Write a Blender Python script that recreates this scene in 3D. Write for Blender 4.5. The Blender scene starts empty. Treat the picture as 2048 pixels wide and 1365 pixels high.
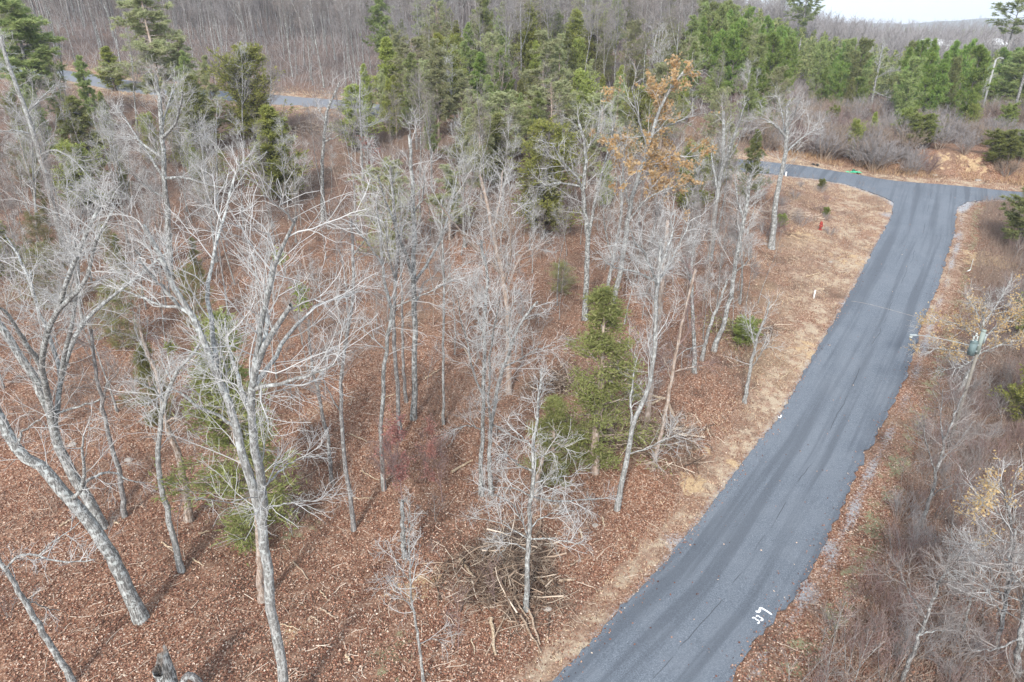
import bpy, math, numpy as np
from mathutils import Vector
from mathutils.geometry import delaunay_2d_cdt
sc = bpy.context.scene
COL = sc.collection
rad = math.radians

# ------------------------------------------------------------------ camera, world, sun, exposure
CAMZ = 25.5; TILT = rad(25.0); FPX = 1365.0
cam_d = bpy.data.cameras.new('camera'); cam = bpy.data.objects.new('camera', cam_d); COL.objects.link(cam)
cam.location = (0, 0, CAMZ); cam.rotation_euler = (rad(90) - TILT, 0, 0)
cam_d.sensor_width = 36.0; cam_d.lens = 24.0; cam_d.clip_start = 0.5; cam_d.clip_end = 30000
sc.camera = cam
sc.view_settings.view_transform = 'Standard'; sc.view_settings.look = 'None'
sc.view_settings.gamma = 1.0; sc.view_settings.exposure = 0.86
sc.cycles.max_bounces = 5; sc.cycles.diffuse_bounces = 3; sc.cycles.glossy_bounces = 2
sc.cycles.transparent_max_bounces = 4; sc.cycles.volume_bounces = 0
SUN_EL, SUN_AZ = 38.0, 195.0      # azimuth clockwise from +Y: behind the camera, a little to its left
world = bpy.data.worlds.new('World'); sc.world = world; world.use_nodes = True
nt = world.node_tree; bg = nt.nodes['Background']
sky = nt.nodes.new('ShaderNodeTexSky'); sky.sky_type = 'NISHITA'; sky.sun_disc = False
sky.sun_elevation = rad(SUN_EL); sky.sun_rotation = rad(SUN_AZ); sky.dust_density = 3.0; sky.air_density = 1.0
hs = nt.nodes.new('ShaderNodeHueSaturation'); hs.inputs['Saturation'].default_value = 0.8; hs.inputs['Value'].default_value = 1.0
nt.links.new(sky.outputs[0], hs.inputs['Color'])
# thin bright overcast over the blue: cloud noise on the sky direction
tc = nt.nodes.new('ShaderNodeTexCoord'); cn = nt.nodes.new('ShaderNodeTexNoise'); cn.inputs['Scale'].default_value = 2.2; cn.inputs['Detail'].default_value = 5; nt.links.new(tc.outputs['Generated'], cn.inputs['Vector'])
cr_ = nt.nodes.new('ShaderNodeMapRange'); cr_.inputs[1].default_value = .3; cr_.inputs[2].default_value = .7; cr_.inputs[3].default_value = .55; cr_.inputs[4].default_value = .9; nt.links.new(cn.outputs['Fac'], cr_.inputs[0])
cm = nt.nodes.new('ShaderNodeMix'); cm.data_type = 'RGBA'; nt.links.new(cr_.outputs[0], cm.inputs[0]); nt.links.new(hs.outputs[0], cm.inputs[6]); cm.inputs[7].default_value = (5.2, 5.9, 6.8, 1)
nt.links.new(cm.outputs[2], bg.inputs['Color'])
bg.inputs['Strength'].default_value = 0.15
sd = bpy.data.lights.new('sun', 'SUN'); sun = bpy.data.objects.new('sun', sd); COL.objects.link(sun)
sd.energy = 2.6; sd.angle = rad(7); sd.color = (1.0, 0.96, 0.91)
sv = Vector((math.sin(rad(SUN_AZ)) * math.cos(rad(SUN_EL)), math.cos(rad(SUN_AZ)) * math.cos(rad(SUN_EL)), math.sin(rad(SUN_EL))))
sun.rotation_euler = sv.to_track_quat('Z', 'Y').to_euler()

# ------------------------------------------------------------------ terrain
def smooth_table(pts, far=False):
    xs = np.arange(0, 9000, 2.0); ys = np.interp(xs, [p[0] for p in pts], [p[1] for p in pts])
    out = ys.copy()
    for _ in range(2):
        c = np.cumsum(np.concatenate([[0], out]))
        w = np.clip((xs * 0.06 / 2).astype(int), 1, 60); i = np.arange(len(xs))
        a = np.clip(i - w, 0, len(xs) - 1); b = np.clip(i + w, 0, len(xs) - 1)
        w2 = np.minimum(i - a, b - i); a = i - w2; b = i + w2
        out = (c[b + 1] - c[a]) / (b - a + 1)
    return xs, out
TLx, TL = smooth_table([(0, 0), (30, .3), (60, 5), (85, 9.8), (115, 14.7), (150, 19), (200, 23), (300, 29), (450, 35), (700, 36), (1500, 28), (8900, 5)])
TRx, TR = smooth_table([(0, 0), (35, .3), (60, 2.8), (85, 5.5), (100, 6.3), (130, 6.6), (200, 3.5), (350, 1), (600, 4), (900, 9), (1500, 8), (8900, 5)])
def sstep(a, b, x):
    t = np.clip((x - a) / (b - a), 0, 1); return t * t * (3 - 2 * t)
BANK = None
def H(X, Y):
    X = np.asarray(X, float); Y = np.asarray(Y, float)
    w = sstep(0.12, 0.52, X / (np.maximum(Y, 0) + 8))
    z = (1 - w) * np.interp(Y, TLx, TL) + w * np.interp(Y, TRx, TR)
    z = z + 0.09 * np.maximum(0, -X - 33) * sstep(40, 130, Y) * (1 - sstep(200, 500, Y))
    k = sstep(140, 600, Y)
    z = z + 0.10 * np.sin(X * .31 + 1.3) * np.sin(Y * .27 + .4) * (1 - k) + k * 1.6 * np.sin(X * .021 + 2) * np.sin(Y * .017)
    if BANK is not None:
        (ax, ay), (bx, by) = BANK
        L = math.hypot(bx - ax, by - ay); nx, ny = -(by - ay) / L, (bx - ax) / L
        d = (X - ax) * nx + (Y - ay) * ny
        s = ((X - ax) * (bx - ax) + (Y - ay) * (by - ay)) / L
        z = z + 2.6 * sstep(4.5, 9.5, d) * sstep(-12, 12, s) * (1 - sstep(60, 160, d))
    return z
ct, st = math.cos(TILT), math.sin(TILT)
def ray(u, v):
    a, b = (u - 1024) / FPX, -(v - 682.5) / FPX
    return np.array([a, ct + b * st, -st + b * ct])
def G(u, v, far=900.0):
    """ground point under a photo pixel"""
    d = ray(u, v); t0 = 5.0; t = 5.0
    while t < far:
        p = d * t
        if CAMZ + p[2] < H(p[0], p[1]):
            lo, hi = t0, t
            for _ in range(30):
                m = (lo + hi) / 2; p = d * m
                if CAMZ + p[2] < H(p[0], p[1]): hi = m
                else: lo = m
            p = d * hi; return np.array([p[0], p[1], float(H(p[0], p[1]))])
        t0 = t; t *= 1.01
    p = d * far; return np.array([p[0], p[1], float(H(p[0], p[1]))])
def atY(u, v, Y):
    d = ray(u, v); t = Y / d[1]; return np.array([d[0] * t, Y, CAMZ + d[2] * t])
def px(P):
    """photo pixel of world points (N,3)"""
    P = np.atleast_2d(P); x, y, z = P[:, 0], P[:, 1], P[:, 2] - CAMZ
    zc = y * ct - z * st; yc = y * st + z * ct; zc = np.where(zc < .1, .1, zc)
    return np.stack([1024 + FPX * x / zc, 682.5 - FPX * yc / zc, zc], 1)
_a, _b = G(1714, 350), G(2048, 384)
BANK = ((_a[0], _a[1]), (_b[0], _b[1]))

# ------------------------------------------------------------------ objects
def mesh_raw(name, V, F, mat, nper, parent=None, smooth=False, link=True):
    """V (N,3), F (M,nper)"""
    V = np.asarray(V, np.float32); F = np.asarray(F, np.int32)
    me = bpy.data.meshes.new(name); me.vertices.add(len(V)); me.vertices.foreach_set('co', V.ravel())
    me.loops.add(F.size); me.loops.foreach_set('vertex_index', F.ravel())
    me.polygons.add(len(F)); me.polygons.foreach_set('loop_start', np.arange(0, F.size, nper, dtype=np.int32))
    if smooth: me.polygons.foreach_set('use_smooth', np.ones(len(F), bool))
    me.update(calc_edges=True); me.materials.append(mat)
    if not link: return me
    o = bpy.data.objects.new(name, me); COL.objects.link(o)
    if parent: o.parent = parent
    return o
def mesh_py(name, V, F, mat, parent=None, smooth=False):
    me = bpy.data.meshes.new(name); me.from_pydata([tuple(map(float, v)) for v in V], [], F)
    if smooth:
        for p in me.polygons: p.use_smooth = True
    me.update(); me.materials.append(mat)
    o = bpy.data.objects.new(name, me); COL.objects.link(o)
    if parent: o.parent = parent
    return o
def empty(name, loc, rz=0, s=1.0):
    o = bpy.data.objects.new(name, None); COL.objects.link(o); o.location = tuple(loc); o.rotation_euler = (0, 0, rz); o.scale = (s, s, s)
    o.empty_display_size = .1; return o
def tag(o, label=None, cat=None, group=None, kind=None):
    if label: o['label'] = label
    if cat: o['category'] = cat
    if group: o['group'] = group
    if kind: o['kind'] = kind
    return o
def norm(a): return a / np.maximum(np.linalg.norm(a, axis=-1, keepdims=True), 1e-9)
def tubes(P, R, S):
    """polylines (N,K,3), radii (N,K) -> verts, quads with S sides"""
    N, K, _ = P.shape
    T = np.empty_like(P); T[:, 1:-1] = P[:, 2:] - P[:, :-2]; T[:, 0] = P[:, 1] - P[:, 0]; T[:, -1] = P[:, -1] - P[:, -2]
    T = norm(T); m = norm(P[:, -1] - P[:, 0])
    ref = np.where(np.abs(m[:, 2:3]) > .8, np.array([[1., 0, 0]]), np.array([[0, 0, 1.]]))[:, None, :]
    U = norm(np.cross(T, np.broadcast_to(ref, T.shape))); W = np.cross(T, U)
    a = np.arange(S) * 2 * np.pi / S
    V = P[:, :, None, :] + R[:, :, None, None] * (U[:, :, None, :] * np.cos(a)[None, None, :, None] + W[:, :, None, :] * np.sin(a)[None, None, :, None])
    idx = np.arange(N * K * S).reshape(N, K, S); nx = np.roll(idx, -1, axis=2)
    F = np.stack([idx[:, :-1], nx[:, :-1], nx[:, 1:], idx[:, 1:]], -1).reshape(-1, 4)
    return V.reshape(-1, 3), F
def join(parts):
    Vs, Fs, o = [], [], 0
    for V, F in parts:
        Vs.append(V); Fs.append(F + o); o += len(V)
    return np.concatenate(Vs), np.concatenate(Fs)
def grow(P, R, n, trange, length, ang, K, curl, up, rng, r0=None, rt=.006, rel=.6, lfn=None):
    """children of polylines; length in metres (or per parent array)"""
    N, KP, _ = P.shape
    if N == 0: return np.zeros((0, K, 3)), np.zeros((0, K))
    j = (np.arange(n)[None, :] + rng.random((N, n))) / n
    t = trange[0] + (trange[1] - trange[0]) * j
    f = t * (KP - 1); i = np.clip(f.astype(int), 0, KP - 2); w = (f - i)[..., None]; ar = np.arange(N)[:, None]
    pos = P[ar, i] * (1 - w) + P[ar, i + 1] * w; rp = R[ar, i] * (1 - w[..., 0]) + R[ar, i + 1] * w[..., 0]
    tan = norm(P[ar, i + 1] - P[ar, i])
    q = norm(np.cross(tan, norm(rng.normal(size=tan.shape))))
    a = rad(1) * (ang[0] + (ang[1] - ang[0]) * rng.random(t.shape))[..., None]
    d = tan * np.cos(a) + q * np.sin(a)
    L = np.broadcast_to(np.asarray(length, float).reshape(-1, 1) if np.ndim(length) else length, t.shape) * (0.55 + .75 * rng.random(t.shape))
    L = L * (lfn(t) if lfn is not None else (1.15 - .6 * j))
    M = N * n; pos = pos.reshape(M, 3); d = d.reshape(M, 3); L = L.reshape(M); rp = rp.reshape(M)
    out = np.empty((M, K, 3)); out[:, 0] = pos; step = (L / (K - 1))[:, None]
    for k in range(1, K):
        d = norm(d + rng.normal(size=d.shape) * curl + np.array([0, 0, up]))
        out[:, k] = out[:, k - 1] + d * step
    rr = rp * rel if r0 is None else np.minimum(rp * .85, r0 * (.7 + .6 * rng.random(M)))
    s = np.linspace(0, 1, K)[None, :]
    rad_ = rr[:, None] * (1 - s) + np.minimum(rt, rr)[:, None] * s
    return out, rad_
def resample(pts, ws, K):
    pts = np.asarray(pts, float); ws = np.asarray(ws, float)
    s = np.concatenate([[0], np.cumsum(np.linalg.norm(np.diff(pts, axis=0), axis=1))]); s /= s[-1]
    q = np.linspace(0, 1, K); P = np.stack([np.interp(q, s, pts[:, c]) for c in range(3)], 1)
    for _ in range(1):
        P[1:-1] = .25 * P[:-2] + .5 * P[1:-1] + .25 * P[2:]
    return P, np.interp(q, s, ws)
def tri_leaves(C, D, length, width, rng):
    """one triangle per centre: C base points, D direction"""
    n = len(C); q = norm(np.cross(D, norm(rng.normal(size=D.shape))))
    l = length * (.6 + .8 * rng.random((n, 1))); w = width * (.6 + .8 * rng.random((n, 1)))
    V = np.stack([C - q * w * .5, C + q * w * .5, C + D * l], 1).reshape(-1, 3)
    return V, np.arange(n * 3).reshape(n, 3)
def quad_leaves(C, Nn, size, rng):
    n = len(C); a = norm(np.cross(Nn, norm(rng.normal(size=Nn.shape)))); b = np.cross(Nn, a)
    s = size * (.6 + .8 * rng.random((n, 1))) * .5; s2 = s * (.5 + .3 * rng.random((n, 1)))
    V = np.stack([C - a * s, C - b * s2, C + a * s, C + b * s2], 1).reshape(-1, 3)
    return V, np.arange(n * 4).reshape(n, 4)
def along(P, n, rng, t0=.2):
    """n random points on each polyline, with tangents"""
    N, K, _ = P.shape; t = (t0 + (1 - t0) * rng.random((N, n))) * (K - 1); i = np.clip(t.astype(int), 0, K - 2); w = (t - i)[..., None]; ar = np.arange(N)[:, None]
    return (P[ar, i] * (1 - w) + P[ar, i + 1] * w).reshape(-1, 3), norm(P[ar, i + 1] - P[ar, i]).reshape(-1, 3)

# ------------------------------------------------------------------ materials
def lin(r, g, b): return (r, g, b, 1.0)
class MatB:
    def __init__(s, name, rough=.9, spec=.2):
        s.m = bpy.data.materials.new(name); s.m.use_nodes = True; s.t = s.m.node_tree; s.b = s.t.nodes['Principled BSDF']
        s.b.inputs['Roughness'].default_value = rough; s.b.inputs['Specular IOR Level'].default_value = spec
        s.co = s.t.nodes.new('ShaderNodeTexCoord'); s.vec = s.co.outputs['Object']
    def n(s, t): return s.t.nodes.new(t)
    def l(s, a, b): s.t.links.new(a, b)
    def mapping(s, scale, vec=None):
        m = s.n('ShaderNodeMapping'); m.inputs['Scale'].default_value = scale; s.l(vec or s.vec, m.inputs['Vector']); return m.outputs[0]
    def noise(s, scale, detail=3, rough=.6, vec=None, dist=0):
        n = s.n('ShaderNodeTexNoise'); n.inputs['Scale'].default_value = scale; n.inputs['Detail'].default_value = detail
        n.inputs['Roughness'].default_value = rough; n.inputs['Distortion'].default_value = dist; s.l(vec or s.vec, n.inputs['Vector']); return n.outputs['Fac']
    def ramp(s, f, stops):
        r = s.n('ShaderNodeValToRGB'); e = r.color_ramp.elements
        while len(e) < len(stops): e.new(.5)
        for k, (p, c) in enumerate(stops):
            e[k].position = p; e[k].color = c if len(c) == 4 else (*c, 1)
        s.l(f, r.inputs[0]); return r.outputs[0]
    def mix(s, f, a, b, mode='MIX'):
        m = s.n('ShaderNodeMix'); m.data_type = 'RGBA'; m.blend_type = mode
        for i, x in ((0, f), (6, a), (7, b)):
            if hasattr(x, 'links'): s.l(x, m.inputs[i])
            else: m.inputs[i].default_value = x if i == 0 or len(x) == 4 else (*x, 1)
        return m.outputs[2]
    def step(s, f, a, b):
        m = s.n('ShaderNodeMapRange'); m.inputs[1].default_value = a; m.inputs[2].default_value = b; m.interpolation_type = 'SMOOTHSTEP'
        s.l(f, m.inputs[0]); return m.outputs[0]
    def math(s, op, a, b):
        m = s.n('ShaderNodeMath'); m.operation = op
        for i, x in ((0, a), (1, b)):
            if hasattr(x, 'links'): s.l(x, m.inputs[i])
            else: m.inputs[i].default_value = x
        return m.outputs[0]
    def island(s): return s.n('ShaderNodeNewGeometry').outputs['Random Per Island']
    def objrand(s): return s.n('ShaderNodeObjectInfo').outputs['Random']
    def bump(s, f, strength, dist=.02):
        b = s.n('ShaderNodeBump'); b.inputs['Strength'].default_value = strength; b.inputs['Distance'].default_value = dist
        s.l(f, b.inputs['Height']); s.l(b.outputs[0], s.b.inputs['Normal'])
    def color(s, c):
        if hasattr(c, 'links'): s.l(c, s.b.inputs['Base Color'])
        else: s.b.inputs['Base Color'].default_value = c if len(c) == 4 else (*c, 1)
        return s.m
def bark(name, dark, mid, pale, lichen=.5, rnd=True, vs=3.0):
    m = MatB(name, .95, .1)
    f1 = m.noise(vs * 2.2, 5, .75, m.mapping((1, 1, .22))); f2 = m.noise(20, 3, .7, m.mapping((1, 1, .12)))
    c = m.ramp(f1, [(.3, dark), (.5, mid), (.68, pale)])
    c = m.mix(m.step(f2, .62, .42), c, [x * .55 for x in dark], 'MIX') if vs > 1 else c
    f3 = m.noise(5.5, 3, .65); c = m.mix(m.math('MULTIPLY', m.step(f3, .50, .62), lichen), c, (.58, .62, .60))
    if rnd: c = m.mix(m.math('MULTIPLY', m.objrand(), .35), c, mid)
    m.bump(f2, .6, .03)
    return m.color(c)
M_BARK = bark('pale_bark', (.15, .145, .135), (.33, .325, .31), (.50, .50, .485), .55)
M_BARK2 = bark('grey_bark', (.14, .13, .125), (.26, .245, .235), (.37, .36, .355), .4)
M_BARKT = bark('tan_bark', (.28, .20, .15), (.44, .35, .29), (.55, .47, .41), .25)
M_BARKD = bark('dark_bark', (.09, .075, .065), (.16, .135, .12), (.22, .20, .18), .2)
def twigmat(name, a, b):
    m = MatB(name, .95, .1); return m.color(m.mix(m.island(), a, b))
M_TWIG = twigmat('pale_twig', (.25, .24, .225), (.56, .55, .535))
M_TWIG2 = twigmat('grey_twig', (.15, .13, .12), (.34, .305, .285))
M_TWIG3 = twigmat('red_brown_twig', (.16, .105, .095), (.30, .22, .205))
M_TWIG5 = twigmat('tan_brown_twig', (.21, .155, .12), (.40, .32, .25))
M_TWIG4 = twigmat('purple_grey_twig', (.20, .18, .175), (.38, .36, .355))
def leafmat(name, a, b, c=None, trans=.46, rnd=.7):
    m = MatB(name, .8, .15); f = m.noise(1.1, 3, .6)
    col = m.mix(m.step(f, .35, .65), a, b)
    if c: col = m.mix(m.step(m.island(), .55, 1.0), col, c)
    hs_ = m.n('ShaderNodeHueSaturation'); m.l(col, hs_.inputs['Color'])
    mr = m.n('ShaderNodeMapRange'); m.l(m.objrand(), mr.inputs[0]); mr.inputs[3].default_value = 1 - rnd * .35; mr.inputs[4].default_value = 1 + rnd * .35
    m.l(mr.outputs[0], hs_.inputs['Value'])
    mh = m.n('ShaderNodeMapRange'); m.l(m.objrand(), mh.inputs[0]); mh.inputs[3].default_value = .485; mh.inputs[4].default_value = .515; m.l(mh.outputs[0], hs_.inputs['Hue'])
    col = hs_.outputs[0]
    m.color(col)
    if trans:
        tr = m.n('ShaderNodeBsdfTranslucent'); m.l(col, tr.inputs[0]); mx = m.n('ShaderNodeMixShader'); mx.inputs[0].default_value = trans
        m.l(m.b.outputs[0], mx.inputs[1]); m.l(tr.outputs[0], mx.inputs[2]); m.l(mx.outputs[0], m.t.nodes['Material Output'].inputs[0])
    return m.m
M_CEDAR = leafmat('cedar_foliage', (.24, .28, .07), (.35, .38, .10), (.43, .44, .14))
M_CEDARP = leafmat('pale_cedar_foliage', (.19, .205, .07), (.26, .275, .095), (.32, .31, .14))
M_PINE = leafmat('pine_needles', (.22, .275, .10), (.31, .355, .14), (.39, .40, .18))
M_PINEG = leafmat('grey_pine_needles', (.31, .34, .17), (.42, .43, .23), (.48, .47, .29))
M_PINEB = leafmat('bright_pine_needles', (.17, .27, .065), (.26, .36, .09), (.35, .40, .13))
M_PINEY = leafmat('yellow_pine_needles', (.20, .24, .06), (.26, .30, .085), (.30, .31, .12))
M_OAK = leafmat('rust_oak_leaves', (.50, .33, .14), (.60, .44, .21), (.66, .52, .31))
M_OAKR = leafmat('red_oak_leaves', (.36, .15, .09), (.45, .22, .14), (.50, .30, .22))
M_MAPLE = leafmat('pink_maple_leaves', (.34, .15, .13), (.42, .21, .18), (.46, .28, .25))

# ground
GM = MatB('leaf_covered_ground', .95, .1)
at = GM.n('ShaderNodeAttribute'); at.attribute_name = 'zone'; sep = GM.n('ShaderNodeSeparateColor'); GM.l(at.outputs['Color'], sep.inputs[0])
zs, zg, zd = sep.outputs[0], sep.outputs[1], sep.outputs[2]; zgr = at.outputs['Alpha']
n_big = GM.noise(.12, 4, .6); n_mid = GM.noise(1.3, 4, .65); n_fine = GM.noise(7, 5, .75); n_vf = GM.noise(22, 4, .8)
vor = GM.n('ShaderNodeTexVoronoi'); vor.inputs['Scale'].default_value = 15; GM.l(GM.vec, vor.inputs['Vector'])
vsep = GM.n('ShaderNodeSeparateColor'); GM.l(vor.outputs['Color'], vsep.inputs[0])
leafc = GM.ramp(vsep.outputs[0], [(0, (.095, .044, .028)), (.3, (.21, .10, .060)), (.6, (.31, .165, .102)), (.85, (.42, .27, .185)), (1, (.55, .43, .34))])
leafc = GM.mix(GM.step(n_fine, .35, .62), GM.mix(.55, leafc, (.08, .045, .033)), leafc)
leafc = GM.mix(GM.math('MULTIPLY', GM.step(n_big, .42, .62), .5), leafc, (.16, .11, .08))
leafc = GM.mix(GM.math('MULTIPLY', GM.step(n_mid, .52, .70), .45), leafc, (.21, .14, .10))
leafc = GM.mix(GM.math('MULTIPLY', GM.step(GM.noise(.33, 5, .7, dist=.6), .52, .66), .6), leafc, (.055, .035, .027))
leafc = GM.mix(GM.math('MULTIPLY', GM.step(GM.noise(.07, 4, .6), .55, .68), .5), leafc, GM.ramp(n_fine, [(.3, (.17, .12, .075)), (.7, (.38, .29, .19))]))
straw = GM.ramp(n_vf, [(.25, (.19, .145, .10)), (.5, (.38, .30, .215)), (.75, (.58, .49, .375))])
straw = GM.mix(GM.step(n_mid, .42, .62), straw, GM.ramp(n_fine, [(.3, (.16, .10, .07)), (.7, (.36, .24, .17))]))
straw = GM.mix(GM.math('MULTIPLY', GM.step(GM.noise(.5, 5, .75), .43, .56), .85), straw, leafc)
grav = GM.ramp(n_vf, [(.3, (.15, .15, .15)), (.5, (.30, .30, .31)), (.7, (.50, .50, .51))])
at2 = GM.n('ShaderNodeAttribute'); at2.attribute_name = 'litter_shade_tint'  # shade of woods and verge brush, mixed into the litter colour
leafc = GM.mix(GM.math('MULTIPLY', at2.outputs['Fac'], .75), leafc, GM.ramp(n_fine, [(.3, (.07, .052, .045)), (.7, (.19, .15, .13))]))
dirt = GM.ramp(n_fine, [(.3, (.30, .20, .12)), (.55, (.44, .32, .19)), (.75, (.55, .43, .28))])
gras = GM.ramp(n_vf, [(.3, (.12, .13, .07)), (.5, (.22, .21, .12)), (.75, (.36, .31, .21))])
def zmask(z, nz, a=.12): return GM.step(GM.math('ADD', z, GM.math('MULTIPLY', GM.math('SUBTRACT', nz, .5), 1.5)), .5 - a, .5 + a)
c = GM.mix(zmask(zgr, n_mid), leafc, gras); c = GM.mix(zmask(zs, n_mid), c, straw)
c = GM.mix(zmask(zd, n_mid), c, dirt); c = GM.mix(zmask(zg, n_fine, .2), c, grav)
GM.bump(n_fine, .7, .08); M_GROUND = GM.color(c)
# asphalt
AM = MatB('worn_asphalt', .85, .35)
uvn = AM.n('ShaderNodeAttribute'); uvn.attribute_name = 'along'
f1 = AM.mix(.5, AM.noise(70, 2, .8), AM.noise(16, 4, .85)); f2 = AM.noise(.35, 4, .6)
ws_ = AM.noise(1.0, 3, .6, AM.mapping((1.1, .03, 1), uvn.outputs['Vector']))
c = AM.ramp(f1, [(.36, (.042, .049, .060)), (.5, (.103, .119, .141)), (.62, (.245, .272, .308))])
c = AM.mix(AM.math('MULTIPLY', AM.step(f2, .4, .65), .45), c, (.15, .166, .188))
c = AM.mix(AM.math('MULTIPLY', AM.step(ws_, .44, .62), .62), c, (.064, .073, .088))
cr = AM.n('ShaderNodeSeparateXYZ'); AM.l(uvn.outputs['Vector'], cr.inputs[0])
wob = AM.noise(.4, 2, .5, AM.mapping((0, 1, 0), uvn.outputs['Vector']))
cx = AM.math('ABSOLUTE', AM.math('SUBTRACT', cr.outputs[0], AM.math('ADD', .15, AM.math('MULTIPLY', wob, .5))), 0)
crk = AM.math('MULTIPLY', AM.step(cx, .035, .01), AM.step(AM.noise(.22, 2, .5, AM.mapping((0, 1, 0), uvn.outputs['Vector'])), .46, .54))
c = AM.mix(AM.math('MULTIPLY', crk, .7), c, (.03, .033, .04))
AM.bump(f1, .3, .01); M_ASPH = AM.color(c)
def plain(name, col, rough=.7, var=.15, spec=.3, metal=0, scale=6):
    m = MatB(name, rough, spec); m.b.inputs['Metallic'].default_value = metal
    f = m.noise(scale, 4, .7); return m.color(m.mix(f, [x * (1 - var * 2) for x in col], [min(1, x * (1 + var)) for x in col]))
M_WHITE = plain('white_paint', (.80, .80, .78)); M_RED = plain('faded_red_paint', (.36, .06, .045)); M_STEEL = plain('galvanised_steel', (.30, .33, .33), .6)
M_TANK = plain('grey_green_enamel', (.14, .19, .19), .6); M_GREENBOX = plain('pale_green_enamel', (.50, .58, .50), .5); M_DARK = plain('dark_rubber', (.03, .03, .03))
M_POLE = plain('weathered_pole_wood', (.23, .21, .18), .9, .3); M_GREEN = plain('green_plastic_sheet', (.08, .55, .30), .5); M_CERAMIC = plain('pale_ceramic', (.46, .48, .45), .4)
M_WOOD = bark('fallen_wood', (.26, .18, .12), (.44, .33, .24), (.62, .50, .39), .1); M_WOODP = bark('split_pale_wood', (.42, .30, .19), (.58, .45, .31), (.72, .60, .45), .1)
M_STONE = plain('pale_stone', (.38, .34, .30), .9, .25); M_ROOF = plain('brown_roof_shingle', (.16, .11, .09)); M_GLASS = plain('dark_window_glass', (.04, .05, .06), .1)
M_STRAW = twigmat('straw_blade', (.42, .31, .20), (.66, .53, .37)); M_RUST = twigmat('rust_grass_blade', (.26, .16, .09), (.44, .31, .19))
M_GREENG = twigmat('dull_green_blade', (.13, .15, .06), (.26, .25, .12))
M_BRUSHT = twigmat('brush_stem', (.155, .11, .09), (.33, .26, .21))
def litter_mat():
    m = MatB('fallen_leaf', .9, .15)
    return m.color(m.ramp(m.island(), [(0, (.06, .028, .020)), (.3, (.17, .074, .048)), (.6, (.28, .140, .090)), (.85, (.40, .25, .175)), (1, (.56, .46, .37))]))
M_LITTER = litter_mat()

# ------------------------------------------------------------------ roads (edges read off the photo, laid on the terrain)
LEFT_PX = [(1010, 1440), (1104, 1365), (1175, 1293), (1275, 1184), (1350, 1102), (1395, 1045), (1440, 985), (1508, 900), (1560, 830), (1598, 765), (1640, 690), (1671, 640), (1719, 553), (1743, 507), (1768, 462), (1784, 432), (1787, 406), (1768, 395), (1722, 379), (1687, 368), (1628, 358), (1567, 351), (1500, 346), (1430, 341), (1370, 336)]
TOP_PX = [(1370, 313), (1430, 317), (1516, 323), (1607, 333), (1714, 350), (1821, 366), (1928, 374), (2048, 386), (2200, 402)]
RIGHT_PX = [(2200, 428), (2110, 410), (2003, 400), (1955, 402), (1925, 408), (1913, 419), (1907, 473), (1893, 515), (1875, 574), (1848, 635), (1832, 690), (1812, 750), (1780, 820), (1738, 900), (1720, 934), (1693, 992), (1676, 1037), (1656, 1071), (1635, 1119), (1594, 1190), (1550, 1235), (1505, 1286), (1461, 1365), (1400, 1450)]
gp = lambda L: np.array([G(*p)[:2] for p in L])
LG, TG, RG = gp(LEFT_PX), gp(TOP_PX), gp(RIGHT_PX)
def dense(L, step, jit, rng):
    out = []
    for a, b in zip(L[:-1], L[1:]):
        n = max(1, int(np.linalg.norm(b - a) / step))
        for k in range(n): out.append(a + (b - a) * k / n)
    out.append(L[-1]); out = np.array(out); out[1:-1] = .25 * out[:-2] + .5 * out[1:-1] + .25 * out[2:]
    out[1:-1] += rng.normal(size=out[1:-1].shape) * jit
    return out
rg = np.random.default_rng(3)
LGd, TGd, RGd = dense(LG, .4, .06, rg), dense(TG, .9, .04, rg), dense(RG, .4, .075, rg)
ROADP = np.concatenate([LGd, TGd, RGd])
def inside(poly, X, Y):
    r = np.zeros(np.shape(X), bool); x0, y0 = poly[-1]
    for x1, y1 in poly:
        c = ((y1 > Y) != (y0 > Y)); r ^= c & (X < (x0 - x1) * (Y - y1) / (y0 - y1 + 1e-12) + x1); x0, y0 = x1, y1
    return r
def dist(L, X, Y):
    d = np.full(np.shape(X), 1e9)
    for a, b in zip(L[:-1], L[1:]):
        ab = b - a; t = np.clip(((X - a[0]) * ab[0] + (Y - a[1]) * ab[1]) / (ab @ ab + 1e-9), 0, 1)
        d = np.minimum(d, np.hypot(X - a[0] - t * ab[0], Y - a[1] - t * ab[1]))
    return d
UPC = gp([(-160, 118), (-60, 128), (60, 141), (150, 153), (215, 166), (300, 179), (400, 188), (500, 196), (600, 203), (700, 212), (780, 222)])
_d = UPC[-1] - UPC[-2]; _d /= np.linalg.norm(_d); UPC = np.vstack([UPC] + [UPC[-1] + _d * k + np.array([0, -.012]) * k * k for k in (4, 8)])
def roaddist(X, Y):
    X = np.asarray(X, float); Y = np.asarray(Y, float)
    d = np.minimum(np.minimum(dist(LG, X, Y), dist(TG, X, Y)), dist(RG, X, Y)); return np.where(inside(ROADP, X, Y), 0, d)
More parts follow.
